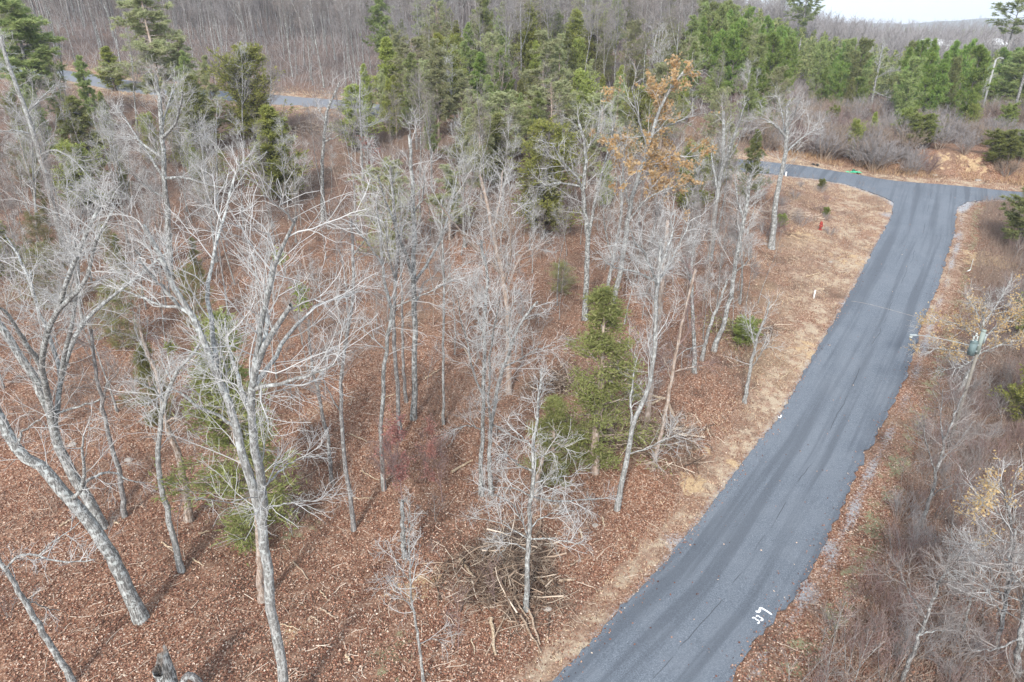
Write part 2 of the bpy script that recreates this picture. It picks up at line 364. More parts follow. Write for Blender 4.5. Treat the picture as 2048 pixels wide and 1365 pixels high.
def build_road():
    n = len(ROADP); lo, hi = ROADP.min(0), ROADP.max(0)
    gx, gy = np.meshgrid(np.arange(lo[0], hi[0], .9), np.arange(lo[1], hi[1], .9)); gx, gy = gx.ravel(), gy.ravel()
    ok = inside(ROADP, gx, gy); gx, gy = gx[ok], gy[ok]
    dd = np.minimum(np.minimum(dist(LG, gx, gy), dist(TG, gx, gy)), dist(RG, gx, gy)); gx, gy = gx[dd > .4], gy[dd > .4]
    vs = [Vector(p) for p in ROADP] + [Vector((a, b)) for a, b in zip(gx, gy)]
    V, E, F, *_ = delaunay_2d_cdt(vs, [(k, (k + 1) % n) for k in range(n)], [], 1, 1e-4)
    XY = np.array([tuple(v) for v in V]); z = H(XY[:, 0], XY[:, 1]) + .07
    top = np.column_stack([XY, z]); V2 = [tuple(p) for p in top]; F2 = [tuple(f) for f in F]
    b0 = len(V2)
    for k in range(n):
        c = ROADP.mean(0); p = ROADP[k]; V2.append((p[0], p[1], float(H(p[0], p[1])) + .071)); V2.append((p[0], p[1], float(H(p[0], p[1])) - .1))
    for k in range(n):
        q = (k + 1) % n; F2.append((b0 + 2 * k, b0 + 2 * k + 1, b0 + 2 * q + 1, b0 + 2 * q))
    o = mesh_py('road', V2, F2, M_ASPH, smooth=True); tag(o, kind='structure')
    # coordinates across and along the road for wheel tracks and seams
    A = np.array(V2)[:, :2]; cl = np.array([(l + r) / 2 for l, r in ((LG[0], RG[-1]), (LG[3], RG[-5]), (LG[7], RG[-11]), (LG[11], RG[-15]), (LG[14], RG[-18]), ((LG[16]), RG[5]))])
    end = cl[-1] + (cl[-1] - cl[-2]) * 1.5; cl = np.vstack([cl, end]); best = np.full(len(A), 1e9); u = np.zeros(len(A)); v = np.zeros(len(A)); s0 = 0
    for a, b in zip(cl[:-1], cl[1:]):
        ab = b - a; L = np.linalg.norm(ab); t = np.clip((A - a) @ ab / L ** 2, 0, 1); q = a + t[:, None] * ab; d = np.linalg.norm(A - q, axis=1)
        sg = np.sign(ab[0] * (A[:, 1] - a[1]) - ab[1] * (A[:, 0] - a[0])); m = d < best; best[m] = d[m]; u[m] = -(sg * d)[m]; v[m] = s0 + t[m] * L; s0 += L
    att = o.data.attributes.new('along', 'FLOAT_VECTOR', 'POINT'); att.data.foreach_set('vector', np.column_stack([u, v, np.zeros(len(A))]).astype(np.float32).ravel())
    # hillside road
    c = np.array(UPC); cc = dense(c, 2.0, 0, rg); t = norm(np.gradient(cc, axis=0)); nn = np.column_stack([-t[:, 1], t[:, 0]]); K = 9; rows = []
    for k in range(K):
        o_ = (k / (K - 1) - .5) * 5.4; p = cc + nn * o_; rows.append(np.column_stack([p, H(p[:, 0], p[:, 1]) + (.12 if 0 < k < K - 1 else -.05)]))
    R_ = np.array(rows); m = len(cc); idx = np.arange(K * m).reshape(K, m)
    F = np.stack([idx[:-1, :-1], idx[:-1, 1:], idx[1:, 1:], idx[1:, :-1]], -1).reshape(-1, 4)
    o = mesh_raw('hillside_road', R_.reshape(-1, 3), F, plain('sky_paled_asphalt', (.19, .20, .22), .85, .12, .2, 0, 3), 4, smooth=True); tag(o, kind='structure')  # paler asphalt: glancing sky sheen put into the base colour
    # painted survey marks on the asphalt: strokes read off the photo
    strokes = [[(1504, 1239), (1508, 1237), (1511, 1240), (1512, 1243), (1515, 1242), (1518, 1245), (1518, 1249), (1514, 1249)],
               [(1512, 1236), (1514, 1233), (1518, 1235), (1519, 1238), (1523, 1238), (1525, 1241), (1524, 1244), (1520, 1243)],
               [(1512, 1224), (1514, 1228), (1517, 1228), (1519, 1223), (1520, 1217), (1525, 1220), (1535, 1226), (1543, 1232)],
               [(1555, 836), (1560, 838), (1562, 832)]]
    names = ['painted digit', 'painted digit', 'painted arrow', 'painted tick']
    labs = ['white spray painted digit 3 on the grey asphalt, farther from the verge', 'white spray painted digit 3 on the grey asphalt, between the other digit and the arrow',
            'white spray painted hooked 7 shaped stroke pointing to the road verge', 'small white paint tick at the roadside edge opposite the thicket']
    for s, nm, lb in zip(strokes, names, labs):
        P = np.array([G(*p) for p in s]); P[:, 2] += .076; P, W = resample(P, np.full(len(P), .036 if 'digit' in nm else .05), 14)
        t = norm(np.gradient(P, axis=0)); q = norm(np.column_stack([-t[:, 1], t[:, 0], np.zeros(len(t))])); W = W * (1 + .2 * rg.normal(size=len(W)))
        V = np.concatenate([P - q * W[:, None], P + q * W[:, None]]); m = len(P)
        tag(mesh_py(nm.replace(' ', '_'), V, [(k, k + 1, m + k + 1, m + k) for k in range(m - 1)], M_WHITE), lb, 'road marking', 'spray paint marks on the road')
def build_ground():
    xs = np.concatenate([-np.geomspace(2600, 62, 60), np.arange(-60, 84, .45), np.geomspace(86, 2600, 55)])
    ys = np.concatenate([np.arange(-6, 112, .45), np.geomspace(113, 260, 90), np.geomspace(264, 3300, 70)])
    X, Y = np.meshgrid(xs, ys); Z = H(X, Y)
    ins = inside(ROADP, X, Y); near = (X > -60) & (X < 120) & (Y < 140)
    dl = dist(LG[:17], X, Y); dr = dist(RG[4:], X, Y); dt = dist(TG, X, Y); dl2 = dist(LG[16:], X, Y); dr2 = dist(RG[:6], X, Y)
    dup = dist(UPC, X, Y)
    rz = np.random.default_rng(5)
    Zf = Z + np.where(near & ~ins, .05 * rz.normal(size=Z.shape) * np.clip(np.minimum(dl, dr) / 3, 0, 1), 0)
    Zf = np.where(ins, Z - .03, Zf)
    side = inside(np.vstack([ROADP]), X, Y)
    rightside = X > np.interp(Y, RG[::-1][:19, 1], RG[::-1][:19, 0]) - .5
    leftside = ~rightside
    A, B = G(1560, 480), G(1640, 440)
    strawL = leftside * np.clip(1.15 - dl / np.interp(Y, [15, 35, 50, 58, 70, 90], [1.6, 2.8, 5, 8, 11.5, 12.5]), 0, 1) * sstep(8, 20, Y) * .95
    strawL = np.maximum(strawL, leftside * np.clip(1.1 - dl2 / 9, 0, 1) * (Y < 96) * .9)
    strawT = np.clip(1.3 - dt / 5, 0, 1) * (Y > 80) * .95
    straw_up = np.clip(1.3 - dup / 7, 0, 1) * .9 * (Y < 140)
    strawR = rightside * np.clip(1.0 - dr / 4.0, 0, 1) * sstep(42, 52, Y) * .75
    R_ = np.clip(np.maximum.reduce([strawL, strawT, straw_up, strawR]), 0, 1)
    gr = rightside * np.clip(1 - np.abs(dr - .6) / .7, 0, 1) * (.52 + .22 * np.sin(X * .9) * np.sin(Y * .7 + X * .4)) + leftside * np.clip(1 - dl / .7, 0, 1) * .5 * (Y > 22) + np.clip(1 - dl2 / 1.5, 0, 1) * .6 + np.clip(1 - dr2 / 1.6, 0, 1) * .62
    for (u, v, r, a) in ((1350, 1085, 1.0, .55), (1260, 1340, 1.6, .6), (1695, 610, .8, .8), (1775, 430, 1.4, .62), (1640, 1090, .9, .8), (1900, 470, 1.2, .8), (1600, 1180, 1.2, .7), (1180, 1350, 1.5, .6)):
        g = G(u, v); gr = np.maximum(gr, a * np.exp(-((X - g[0]) ** 2 + (Y - g[1]) ** 2) / r ** 2))
    di = np.zeros_like(X)
    for (u, v, r, a) in ((1380, 965, 1.3, .68), (1400, 900, 1.0, .6), (1480, 930, 1.0, .6), (1980, 520, 3.2, .75), (1960, 600, 2.2, .5), (1620, 700, 2.4, .5), (1700, 520, 4, .45), (600, 1250, 1.6, .5), (1110, 1000, 1.2, .5), (830, 1180, 2, .5),
                         (1600, 470, 3, .5), (1880, 322, 2.2, .6), (1950, 333, 2.2, .6), (1925, 312, 1.6, .55)):
        g = G(u, v); di = np.maximum(di, a * np.exp(-((X - g[0]) ** 2 + (Y - g[1]) ** 2) / r ** 2))
    gl = np.array([G(*p)[:2] for p in ((1745, 408), (1722, 425), (1705, 445), (1700, 465), (1692, 490), (1668, 520))])
    Zf = Zf - .22 * np.exp(-(dist(gl, X, Y) / .4) ** 2)
    green = rightside * np.exp(-((dr - 1.9) / 1.1) ** 2) * .5
    for (u, v, r, a) in ((520, 1000, 3.2, .62), (600, 1050, 2, .5), (1100, 880, 3, .5), (800, 1300, 2.5, .45)):
        g = G(u, v); green = np.maximum(green, a * np.exp(-((X - g[0]) ** 2 + (Y - g[1]) ** 2) / r ** 2))
    n, m = X.shape; idx = np.arange(n * m).reshape(n, m)
    F = np.stack([idx[:-1, :-1], idx[:-1, 1:], idx[1:, 1:], idx[1:, :-1]], -1).reshape(-1, 4)
    o = mesh_raw('ground', np.column_stack([X.ravel(), Y.ravel(), Zf.ravel()]), F, M_GROUND, 4, smooth=True); tag(o, kind='structure')
    at = o.data.attributes.new('zone', 'FLOAT_COLOR', 'POINT')
    at.data.foreach_set('color', np.column_stack([a.ravel() for a in (R_, np.clip(gr, 0, 1), di, np.clip(green, 0, 1))]).astype(np.float32).ravel())
    a2 = o.data.attributes.new('litter_shade_tint', 'FLOAT', 'POINT'); a2.data.foreach_set('value', np.maximum(sstep(0, 12, Y - np.interp(X, UPC[:, 0], UPC[:, 1]) - 3), .75 * sstep(55, 80, Y) * (X < 15) + .8 * rightside * sstep(3, 6, dr) * (Y < 86)).astype(np.float32).ravel())
    # far blue ridge
    for nm, D, h, ph in (('far_ridge', 2500, 33, .3), ('far_ridge', 3000, 42, 1.7)):
        xs = np.linspace(-2400, 2600, 140); V = []; 
        hh = h * (.62 + .2 * np.sin(xs * .0035 + ph) + .12 * np.sin(xs * .010 + 2 * ph) + .04 * np.sin(xs * .035))
        for k, (dy, f) in enumerate(((-450, -.4), (-220, .55), (0, 1.0), (250, .4), (450, -.4))):
            V.append(np.column_stack([xs, np.full_like(xs, D - 350 + dy), hh * f + (0 if f > 0 else -10)]))
        idx = np.arange(5 * 140).reshape(5, 140); F = np.stack([idx[:-1, :-1], idx[:-1, 1:], idx[1:, 1:], idx[1:, :-1]], -1).reshape(-1, 4)
        tag(mesh_raw(nm, np.concatenate(V), F, M_RIDGE, 4, smooth=True), kind='structure')
_m = MatB('distant_woodland', .95, .1); M_RIDGE = _m.color(_m.ramp(_m.noise(.02, 5, .7), [(.3, (.07, .09, .07)), (.7, (.16, .15, .13))]))
build_ground(); build_road()

# ------------------------------------------------------------------ tree makers (each returns mesh data for trunk and crown)
def lines_mesh(name, sets, mat):
    V, F = join([tubes(P, R, S) for P, R, S in sets if len(P)]); return mesh_raw(name, V, F, mat, 4, smooth=True, link=False)
def bare_tree(seed, h, r, forks=2, crown=.45, spread=1.0, n=(7, 7, 6, 4), mats=None, lens=(.34, 1.5, .75), curl=.14, fine=1.0, lean=.02):
    rng = np.random.default_rng(seed); K = 14; d = norm(np.array([rng.normal() * lean, rng.normal() * lean, 1.])); p = np.zeros(3); pts = [p]
    for k in range(K - 1):
        d = norm(d + np.array([rng.normal() * .045, rng.normal() * .045, .04])); p = p + d * h * .97 / (K - 1); pts.append(p)
    s = np.linspace(0, 1, K); P0 = np.array(pts)[None]; P0[0, 0, 2] -= .3
    R0 = (r * (1 - .88 * s ** .85) * (1 + .6 * np.exp(-s * 22)))[None]
    PF, RF = grow(P0, R0, forks, (crown * .8, crown * 1.25), h * (1 - crown) * .8, (16, 34), 9, curl * .5, .16, rng, rel=.75, rt=.012, lfn=lambda t: np.ones_like(t)) if forks else (P0[:0, :9], R0[:0, :9])
    P1a, R1a = grow(P0, R0, n[0] + 3, (crown, .97), h * lens[0] * .62, (32, 62), 7, curl, .07, rng, rel=.55, rt=.011, lfn=lambda t: 1.25 - t)
    P1b, R1b = grow(PF, RF, max(3, n[0] - 2), (.2, .97), h * lens[0] * .5, (28, 55), 7, curl, .07, rng, rel=.6, rt=.011, lfn=lambda t: 1.2 - .7 * t)
    P1, R1 = np.concatenate([P1a, P1b]), np.concatenate([R1a, R1b])
    P2, R2 = grow(P1, R1, n[1], (.15, 1), lens[1] * h / 16, (25, 55), 5, curl * 1.2, .05, rng, r0=.013, rt=.006 * fine)
    P3, R3 = grow(P2, R2, n[2], (.1, 1), lens[2] * h / 16, (25, 60), 4, curl * 1.3, .05, rng, r0=.009 * fine, rt=.005 * fine)
    return (lines_mesh('trunk', [(P0, R0, 8), (PF, RF, 6)], mats[0]), lines_mesh('crown', [(P1, R1, 4), (P2, R2, 3), (P3, R3, 3)], mats[1]), (P1, P2, P3, R2))
def leafy(seed, h, r, nleaf, size, mat, mats, **kw):
    t, c, (P1, P2, P3, R2) = bare_tree(seed, h, r, mats=mats, **kw); rng = np.random.default_rng(seed + 9)
    pick = rng.random(len(P2)) < .75; C, T = along(P2[pick], nleaf, rng); cl = np.sin(C[:, 0] * 1.7 + seed) + np.sin(C[:, 1] * 1.9) + np.sin(C[:, 2] * 1.5)
    C = C[cl > -.5]; C = C + rng.normal(size=C.shape) * .09
    V, F = quad_leaves(C, norm(rng.normal(size=C.shape)), size, rng)
    return t, c, mesh_raw('foliage', V, F, mat, 4, link=False)
def conifer(seed, h, rb, r, base, shape, nb, nsub, nleaf, leaf, ang, up, mats, tuft=None, droop=0., spread=.12, sub=.34, gap=0):
    """trunk + whorled branches; needles in sprays along the outer twigs"""
    rng = np.random.default_rng(seed); K = 12; s = np.linspace(0, 1, K)
    P0 = np.column_stack([np.cumsum(rng.normal(size=K) * .03), np.cumsum(rng.normal(size=K) * .03), s * h])[None]; P0[0, 0, 2] -= .3; P0[0, 0, :2] = 0
    R0 = (rb * (1 - .95 * s) + .01)[None]
    lf = lambda t: np.maximum(shape((t - base) / (1 - base)), .03) * (1 + .25 * np.sin(t * 43 + seed))
    P1, R1 = grow(P0, R0, nb, (base, .995), r, ang, 6, .07, up, rng, r0=.045, rt=.012, lfn=lf)
    L = np.linalg.norm(P1[:, -1] - P1[:, 0], axis=1)
    P2, R2 = grow(P1, R1, nsub, (.15, 1), L * sub + .15, (28, 60), 4, .10, up * .6 + droop, rng, r0=.018, rt=.008)
    if gap: keep = rng.random(len(P2)) > gap; P2, R2 = P2[keep], R2[keep]
    C, T = along(P2, nleaf, rng, .1); C2, T2 = along(P1, max(2, nleaf // 2), rng, .45); C = np.concatenate([C, C2]); T = np.concatenate([T, T2])
    if tuft:      # bunches of long needles
        m = tuft; C = np.repeat(C, m, 0); T = np.repeat(T, m, 0); D = norm(T * .55 + norm(rng.normal(size=T.shape)) * .9 + np.array([0, 0, .25]))
    else:
        C = C + rng.normal(size=C.shape) * spread * .5; D = norm(T * .8 + rng.normal(size=T.shape) * .5 + np.array([0, 0, .15]))
    V, F = tri_leaves(C, D, leaf[0], leaf[1], rng)
    return (lines_mesh('trunk', [(P0, R0, 7)], mats[0]), lines_mesh('crown', [(P1, R1, 4), (P2, R2, 3)], mats[1]), mesh_raw('foliage', V, F, mats[2], 3, link=False))
cone = lambda t: (1 - t) ** .75 * np.minimum(1, .45 + t * 4)
oval = lambda t: np.sqrt(np.maximum(0, 1 - (np.abs(t - .36) / .66) ** 2.1))
ragged = lambda t: (1 - t) ** .7 * np.minimum(1, .5 + 3 * t) * (.7 + .45 * np.sin(t * 31 + 1) * np.sin(t * 11))
layer = lambda t: (1 - t) ** .6 * np.minimum(1, .4 + 2.4 * t) * (.75 + .25 * np.sin(t * 40))
flat = lambda t: np.sqrt(np.maximum(0, 1 - (np.abs(t - .55) / .55) ** 2)) * .9 + .1
# prototypes: (height, (trunk, crown, foliage or None))
PR = {}
PR['bare'] = [(16, bare_tree(11, 16, .15, 2, .42, mats=(M_BARK, M_TWIG))), (16, bare_tree(12, 16, .13, 1, .5, mats=(M_BARK2, M_TWIG2))), (16, bare_tree(13, 16, .16, 3, .36, mats=(M_BARK, M_TWIG))),
              (16, bare_tree(14, 16, .12, 0, .48, mats=(M_BARK2, M_TWIG2))), (16, bare_tree(15, 16, .14, 2, .5, mats=(M_BARK, M_TWIG2), curl=.2))]
PR['slim'] = [(12, bare_tree(21, 12, .07, 1, .42, n=(8, 7, 6, 3), mats=(M_BARK, M_TWIG), lens=(.26, 1.2, .7))), (12, bare_tree(22, 12, .06, 0, .45, n=(9, 7, 6, 3), mats=(M_BARK2, M_TWIG2), lens=(.22, 1.2, .7))),
              (12, bare_tree(23, 12, .065, 2, .45, n=(7, 7, 6, 3), mats=(M_BARKT, M_TWIG2), lens=(.24, 1.2, .7), curl=.2)), (12, bare_tree(24, 12, .055, 0, .35, n=(9, 5, 5, 3), mats=(M_BARK, M_TWIG2), lens=(.24, 1.0, .6)))]
PR['forest'] = [(17, bare_tree(31, 17, .11, 1, .42, n=(9, 8, 5, 3), mats=(M_BARK2, M_TWIG4), lens=(.25, 1.6, .9), fine=1.5)), (17, bare_tree(32, 17, .085, 0, .45, n=(10, 8, 5, 3), mats=(M_BARK, M_TWIG2), lens=(.22, 1.6, .9), fine=1.5)),
                (17, bare_tree(33, 17, .12, 2, .4, n=(7, 8, 5, 3), mats=(M_BARK, M_TWIG2), lens=(.25, 1.6, .9), fine=1.5))]
def sapling(seed, h, nst, mats, spread=.25, n=(7, 4), r=.022, fine=1.):
    rng = np.random.default_rng(seed); K = 8; s = np.linspace(0, 1, K)
    a = rng.random(nst) * 6.28; q = spread * np.sqrt(rng.random(nst)); hh = h * (.6 + .4 * rng.random(nst))
    d = np.column_stack([np.cos(a) * q, np.sin(a) * q, np.ones(nst)]); P0 = np.empty((nst, K, 3)); P0[:, 0] = np.column_stack([np.cos(a) * q * .6, np.sin(a) * q * .6, np.full(nst, -.1)]); d = norm(d)
    for k in range(1, K): d = norm(d + rng.normal(size=d.shape) * .07); P0[:, k] = P0[:, k - 1] + d * (hh / (K - 1))[:, None]
    R0 = np.repeat((r * (1 - .8 * s))[None], nst, 0)
    P1, R1 = grow(P0, R0, n[0], (.25, .97), h * .3, (25, 50), 5, .12, .1, rng, r0=r * .5, rt=.006 * fine); P2, R2 = grow(P1, R1, n[1], (.2, 1), h * .12, (25, 50), 3, .1, .06, rng, r0=.008 * fine, rt=.005 * fine)
    return (lines_mesh('trunk', [(P0, R0, 5)], mats[0]), lines_mesh('crown', [(P1, R1, 3), (P2, R2, 3)], mats[1]), None)
PR['sapling'] = [(4, sapling(41, 4, 1, (M_BARK2, M_TWIG2), .1, (12, 5))), (4, sapling(42, 4, 2, (M_BARK, M_TWIG2), .2, (10, 5))), (4, sapling(43, 4, 1, (M_TWIG3, M_TWIG3), .1, (12, 5))), (4, sapling(44, 4, 3, (M_BARK2, M_TWIG3), .3, (9, 4)))]
PR['shrub'] = [(3, sapling(51, 3, 16, (M_TWIG4, M_TWIG4), .6, (9, 4), .014, 1.5)), (3, sapling(52, 3, 22, (M_TWIG4, M_TWIG2), .75, (7, 4), .012, 1.5)), (3, sapling(53, 3, 14, (M_TWIG3, M_TWIG3), .6, (9, 4), .013, 1.5))]
PR['thicket'] = [(4, sapling(55, 4, 22, (M_TWIG5, M_TWIG4), .65, (9, 5), .03, 3.2)), (4, sapling(56, 4, 26, (M_TWIG2, M_TWIG5), .75, (8, 5), .03, 3.2)), (4, sapling(57, 4, 18, (M_TWIG3, M_TWIG3), .6, (8, 5), .03, 3.2))]
PR['cedar'] = [(8, conifer(61, 8, .13, 1.9, .06, cone, 120, 12, 13, (.18, .07), (48, 72), .09, (M_BARKD, M_BARKD, M_CEDAR))), (8, conifer(62, 8, .14, 2.1, .05, oval, 120, 12, 13, (.18, .07), (40, 70), .10, (M_BARKD, M_BARKD, M_CEDAR))),
               (8, conifer(63, 8, .13, 1.7, .08, cone, 100, 11, 13, (.18, .07), (45, 70), .08, (M_BARKD, M_BARKD, M_CEDARP)))]
PR['feather'] = [(8, conifer(64, 8, .13, 2.0, .05, ragged, 62, 12, 26, (.14, .042), (45, 92), .04, (M_BARKT, M_BARKT, M_CEDARP), gap=.26, spread=.2, sub=.42)), (8, conifer(65, 8, .12, 1.9, .05, oval, 72, 12, 24, (.13, .04), (50, 85), .04, (M_BARKT, M_BARKT, M_CEDARP), gap=.28, spread=.22, sub=.42))]
PR['pine'] = [(13, conifer(71, 13, .15, 2.7, .25, layer, 74, 10, 4, (.30, .06), (62, 88), .05, (M_BARK2, M_BARK2, M_PINE), tuft=10)), (13, conifer(72, 13, .14, 2.5, .2, cone, 78, 10, 4, (.30, .06), (60, 85), .05, (M_BARK2, M_BARK2, M_PINE), tuft=10)),
              (13, conifer(73, 13, .15, 3.0, .2, layer, 80, 10, 4, (.26, .055), (65, 92), .02, (M_BARKT, M_BARKT, M_PINEG), tuft=10)), (13, conifer(74, 13, .14, 2.8, .12, oval, 84, 10, 4, (.26, .055), (60, 88), .03, (M_BARKT, M_BARKT, M_PINEG), tuft=10))]
PR['young'] = [(9, conifer(81, 9, .1, 1.7, .12, oval, 46, 7, 4, (.36, .075), (50, 78), .10, (M_BARKD, M_BARKD, M_PINEB), tuft=11)), (9, conifer(82, 9, .1, 1.6, .1, cone, 46, 7, 4, (.36, .075), (50, 75), .12, (M_BARKD, M_BARKD, M_PINEB), tuft=11)),
               (9, conifer(83, 9, .1, 1.8, .1, oval, 46, 7, 4, (.36, .075), (50, 78), .10, (M_BARKD, M_BARKD, M_PINE), tuft=11))]
PR['yellow'] = [(4, conifer(85, 4, .06, 1.3, .05, oval, 34, 7, 4, (.30, .07), (45, 72), .12, (M_BARKD, M_BARKD, M_PINEY), tuft=11))]
PR['tall'] = [(18, conifer(91, 18, .22, 3.4, .62, flat, 34, 9, 5, (.34, .075), (55, 85), .08, (M_BARK2, M_BARK2, M_PINE), tuft=11)), (18, conifer(92, 18, .20, 2.6, .66, flat, 22, 8, 4, (.34, .075), (50, 85), .08, (M_BARK2, M_BARK2, M_PINE), tuft=11))]
PR['oak'] = [(15, leafy(95, 15, .12, 12, .2, M_OAK, (M_BARK, M_TWIG), forks=2, crown=.4))]
PR['redoak'] = [(6, leafy(96, 6, .05, 14, .17, M_OAKR, (M_BARK2, M_TWIG2), forks=1, crown=.3, n=(6, 5, 4, 3), lens=(.34, 1.8, .8)))]
PR['rust'] = [(7, leafy(97, 7, .06, 9, .14, M_OAK, (M_BARK, M_TWIG), forks=2, crown=.35, n=(6, 6, 4, 3), lens=(.4, 2.0, 1.0)))]
PR['maple'] = [(5, leafy(98, 5, .035, 22, .11, M_MAPLE, (M_TWIG3, M_TWIG3), forks=2, crown=.25, n=(7, 6, 4, 3), lens=(.45, 2.0, 1.0)))]
NAMES = {'feather': ('cedar_tree', 'cedar'), 'thicket': ('thicket_shrub', 'shrub'), 'bare': ('bare_tree', 'tree'), 'slim': ('slim_tree', 'tree'), 'forest': ('woodland_tree', 'tree'), 'sapling': ('sapling', 'sapling'), 'shrub': ('leafless_shrub', 'shrub'), 'cedar': ('cedar_tree', 'cedar'),
         'pine': ('pine_tree', 'pine'), 'young': ('young_pine', 'pine'), 'yellow': ('pine_sapling', 'pine'), 'tall': ('tall_pine', 'pine'), 'oak': ('oak_tree', 'tree'), 'redoak': ('oak_sapling', 'tree'), 'rust': ('rust_leaved_tree', 'tree'), 'maple': ('maple_sapling', 'sapling')}
LOOK = {'feather': ['thin feathery yellow-green cedar', 'bushy feathery yellow-green cedar'], 'thicket': ['tan-grey leafless thicket shrub', 'dense tan leafless thicket shrub', 'reddish brown leafless thicket shrub'], 'bare': ['pale forked bare tree', 'grey straight bare tree', 'pale wide-crowned bare tree', 'grey unforked bare tree', 'pale crooked bare tree'],
        'slim': ['slender pale bare tree', 'slender grey bare tree', 'slender tan twin-stemmed bare tree', 'slender pale low-branched bare tree'],
        'forest': ['tall grey leafless woodland tree', 'tall pale unforked woodland tree', 'tall pale forked woodland tree'],
        'sapling': ['thin grey single-stemmed sapling', 'pale two-stemmed sapling', 'thin reddish brown sapling', 'three-stemmed brown sapling'],
        'shrub': ['purple grey leafless thicket shrub', 'dense grey leafless shrub', 'reddish brown leafless shrub'],
        'cedar': ['cone-shaped dark green cedar', 'rounded dark green cedar', 'pale yellow-green cedar'],
        'pine': ['layered green pine', 'pointed green pine', 'layered grey-green pine', 'rounded grey-green pine'],
        'young': ['rounded bright green young pine', 'pointed bright green young pine', 'deep green young pine'], 'yellow': ['small yellow-green pine'],
        'tall': ['tall bare-trunked pine with broad crown', 'tall bare-trunked pine with sparse crown'], 'oak': ['oak with orange-tan leaves'], 'redoak': ['small oak with reddish leaves'],
        'rust': ['bare-stemmed tree with rusty orange leaves'], 'maple': ['thin sapling with pink-red leaves']}
GRP = {'feather': 'cedars among the bare trees', 'thicket': 'leafless thicket shrubs beyond the junction', 'bare': 'bare hardwood trees on the leafy slope', 'slim': 'slender bare trees on the leafy slope', 'forest': 'leafless trees behind the hillside road', 'sapling': 'bare saplings in the undergrowth', 'shrub': 'leafless shrubs by the roads',
       'cedar': 'cedars among the bare trees', 'pine': 'pines among the bare trees', 'young': 'young pines beyond the road junction', 'yellow': 'small pines on the bank', 'tall': 'tall pines above the young pines', 'rust': 'rusty-leaved trees beside the road'}
LAND = [('the red hydrant', (1640, 455)), ('the utility pole', (1895, 900)), ('the brush pile', (1030, 1180)), ('the log heap', (1290, 870)), ('the road junction', (1850, 420)), ('the green sheet', (1708, 343)), ('the painted arrow', (1530, 1230)),
        ('the leaning grey tree', (285, 1238)), ('the twin-stemmed pale tree', (575, 1365)), ('the green utility box', (703, 195)), ('the big round cedar', (1085, 450)), ('the half-green cedar', (1190, 925)), ('the orange-leaved oak', (1220, 641)),
        ('the pink-leaved sapling', (800, 1000)), ('the reddish oak', (745, 330)), ('the hillside road curve', (150, 153)), ('the hillside road beside the oval cedar', (505, 205)), ('the white marker post', (1627, 600)), ('the tall pine', (1590, 150)), ('the bare clay bank', (1900, 320)),
        ('the dense pines uphill', (1000, 230)), ('the pale tree in the clearing', (645, 441)), ('the white houses', (1885, 115)), ('the ridge', (800, 60)), ('the leaf-strewn hollow', (330, 640)), ('the slope above the hollow', (90, 420)), ('the flared tan trunk', (377, 1038)),
        ('the street lamp', (1955, 252)), ('the white post across the road', (1572, 352))]
LANDG = np.array([G(*p, far=400)[:2] for _, p in LAND])
REG = []
def place(kind, var, loc, h, label=None, rz=None, group=None, rngv=None, lean=0, wide=1.0):
    protos = PR[kind]; var = var % len(protos); ph, parts = protos[var]; s = h / ph
    o = empty(NAMES[kind][0], loc, rz if rz is not None else (loc[0] * 7.31 + loc[1] * 3.17) % 6.28, s); o.scale = (s * wide, s * wide, s)
    o.rotation_euler[0] = lean * math.sin(loc[0] * 5); o.rotation_euler[1] = lean * math.cos(loc[1] * 7)
    for me in parts:
        if me is None or not hasattr(me, 'vertices'): continue
        c = bpy.data.objects.new(me.name.split('.')[0], me); COL.objects.link(c); c.parent = o
    tag(o, label, NAMES[kind][1], group or GRP.get(kind))
    if label is None: REG.append((o, kind, LOOK[kind][var], loc[0], loc[1]))
    return o
def place_px(kind, var, u, vb, vt, label=None, hw=None, **kw):
    g = G(u, vb, far=500); top = atY(u, vt, g[1]); h = max(1.0, top[2] - g[2]); wide = 1.0
    if hw:
        ph = PR[kind][var % len(PR[kind])][0]; me = PR[kind][var % len(PR[kind])][1][2]; co = np.empty(len(me.vertices) * 3, np.float32); me.vertices.foreach_get('co', co); co = co.reshape(-1, 3)
        r = np.percentile(np.hypot(co[:, 0], co[:, 1]), 95) * h / ph; want = hw * px(g)[0, 2] / FPX; wide = float(np.clip(want / r, .5, 1.9))
    return place(kind, var, g, h, label, wide=wide, **kw)

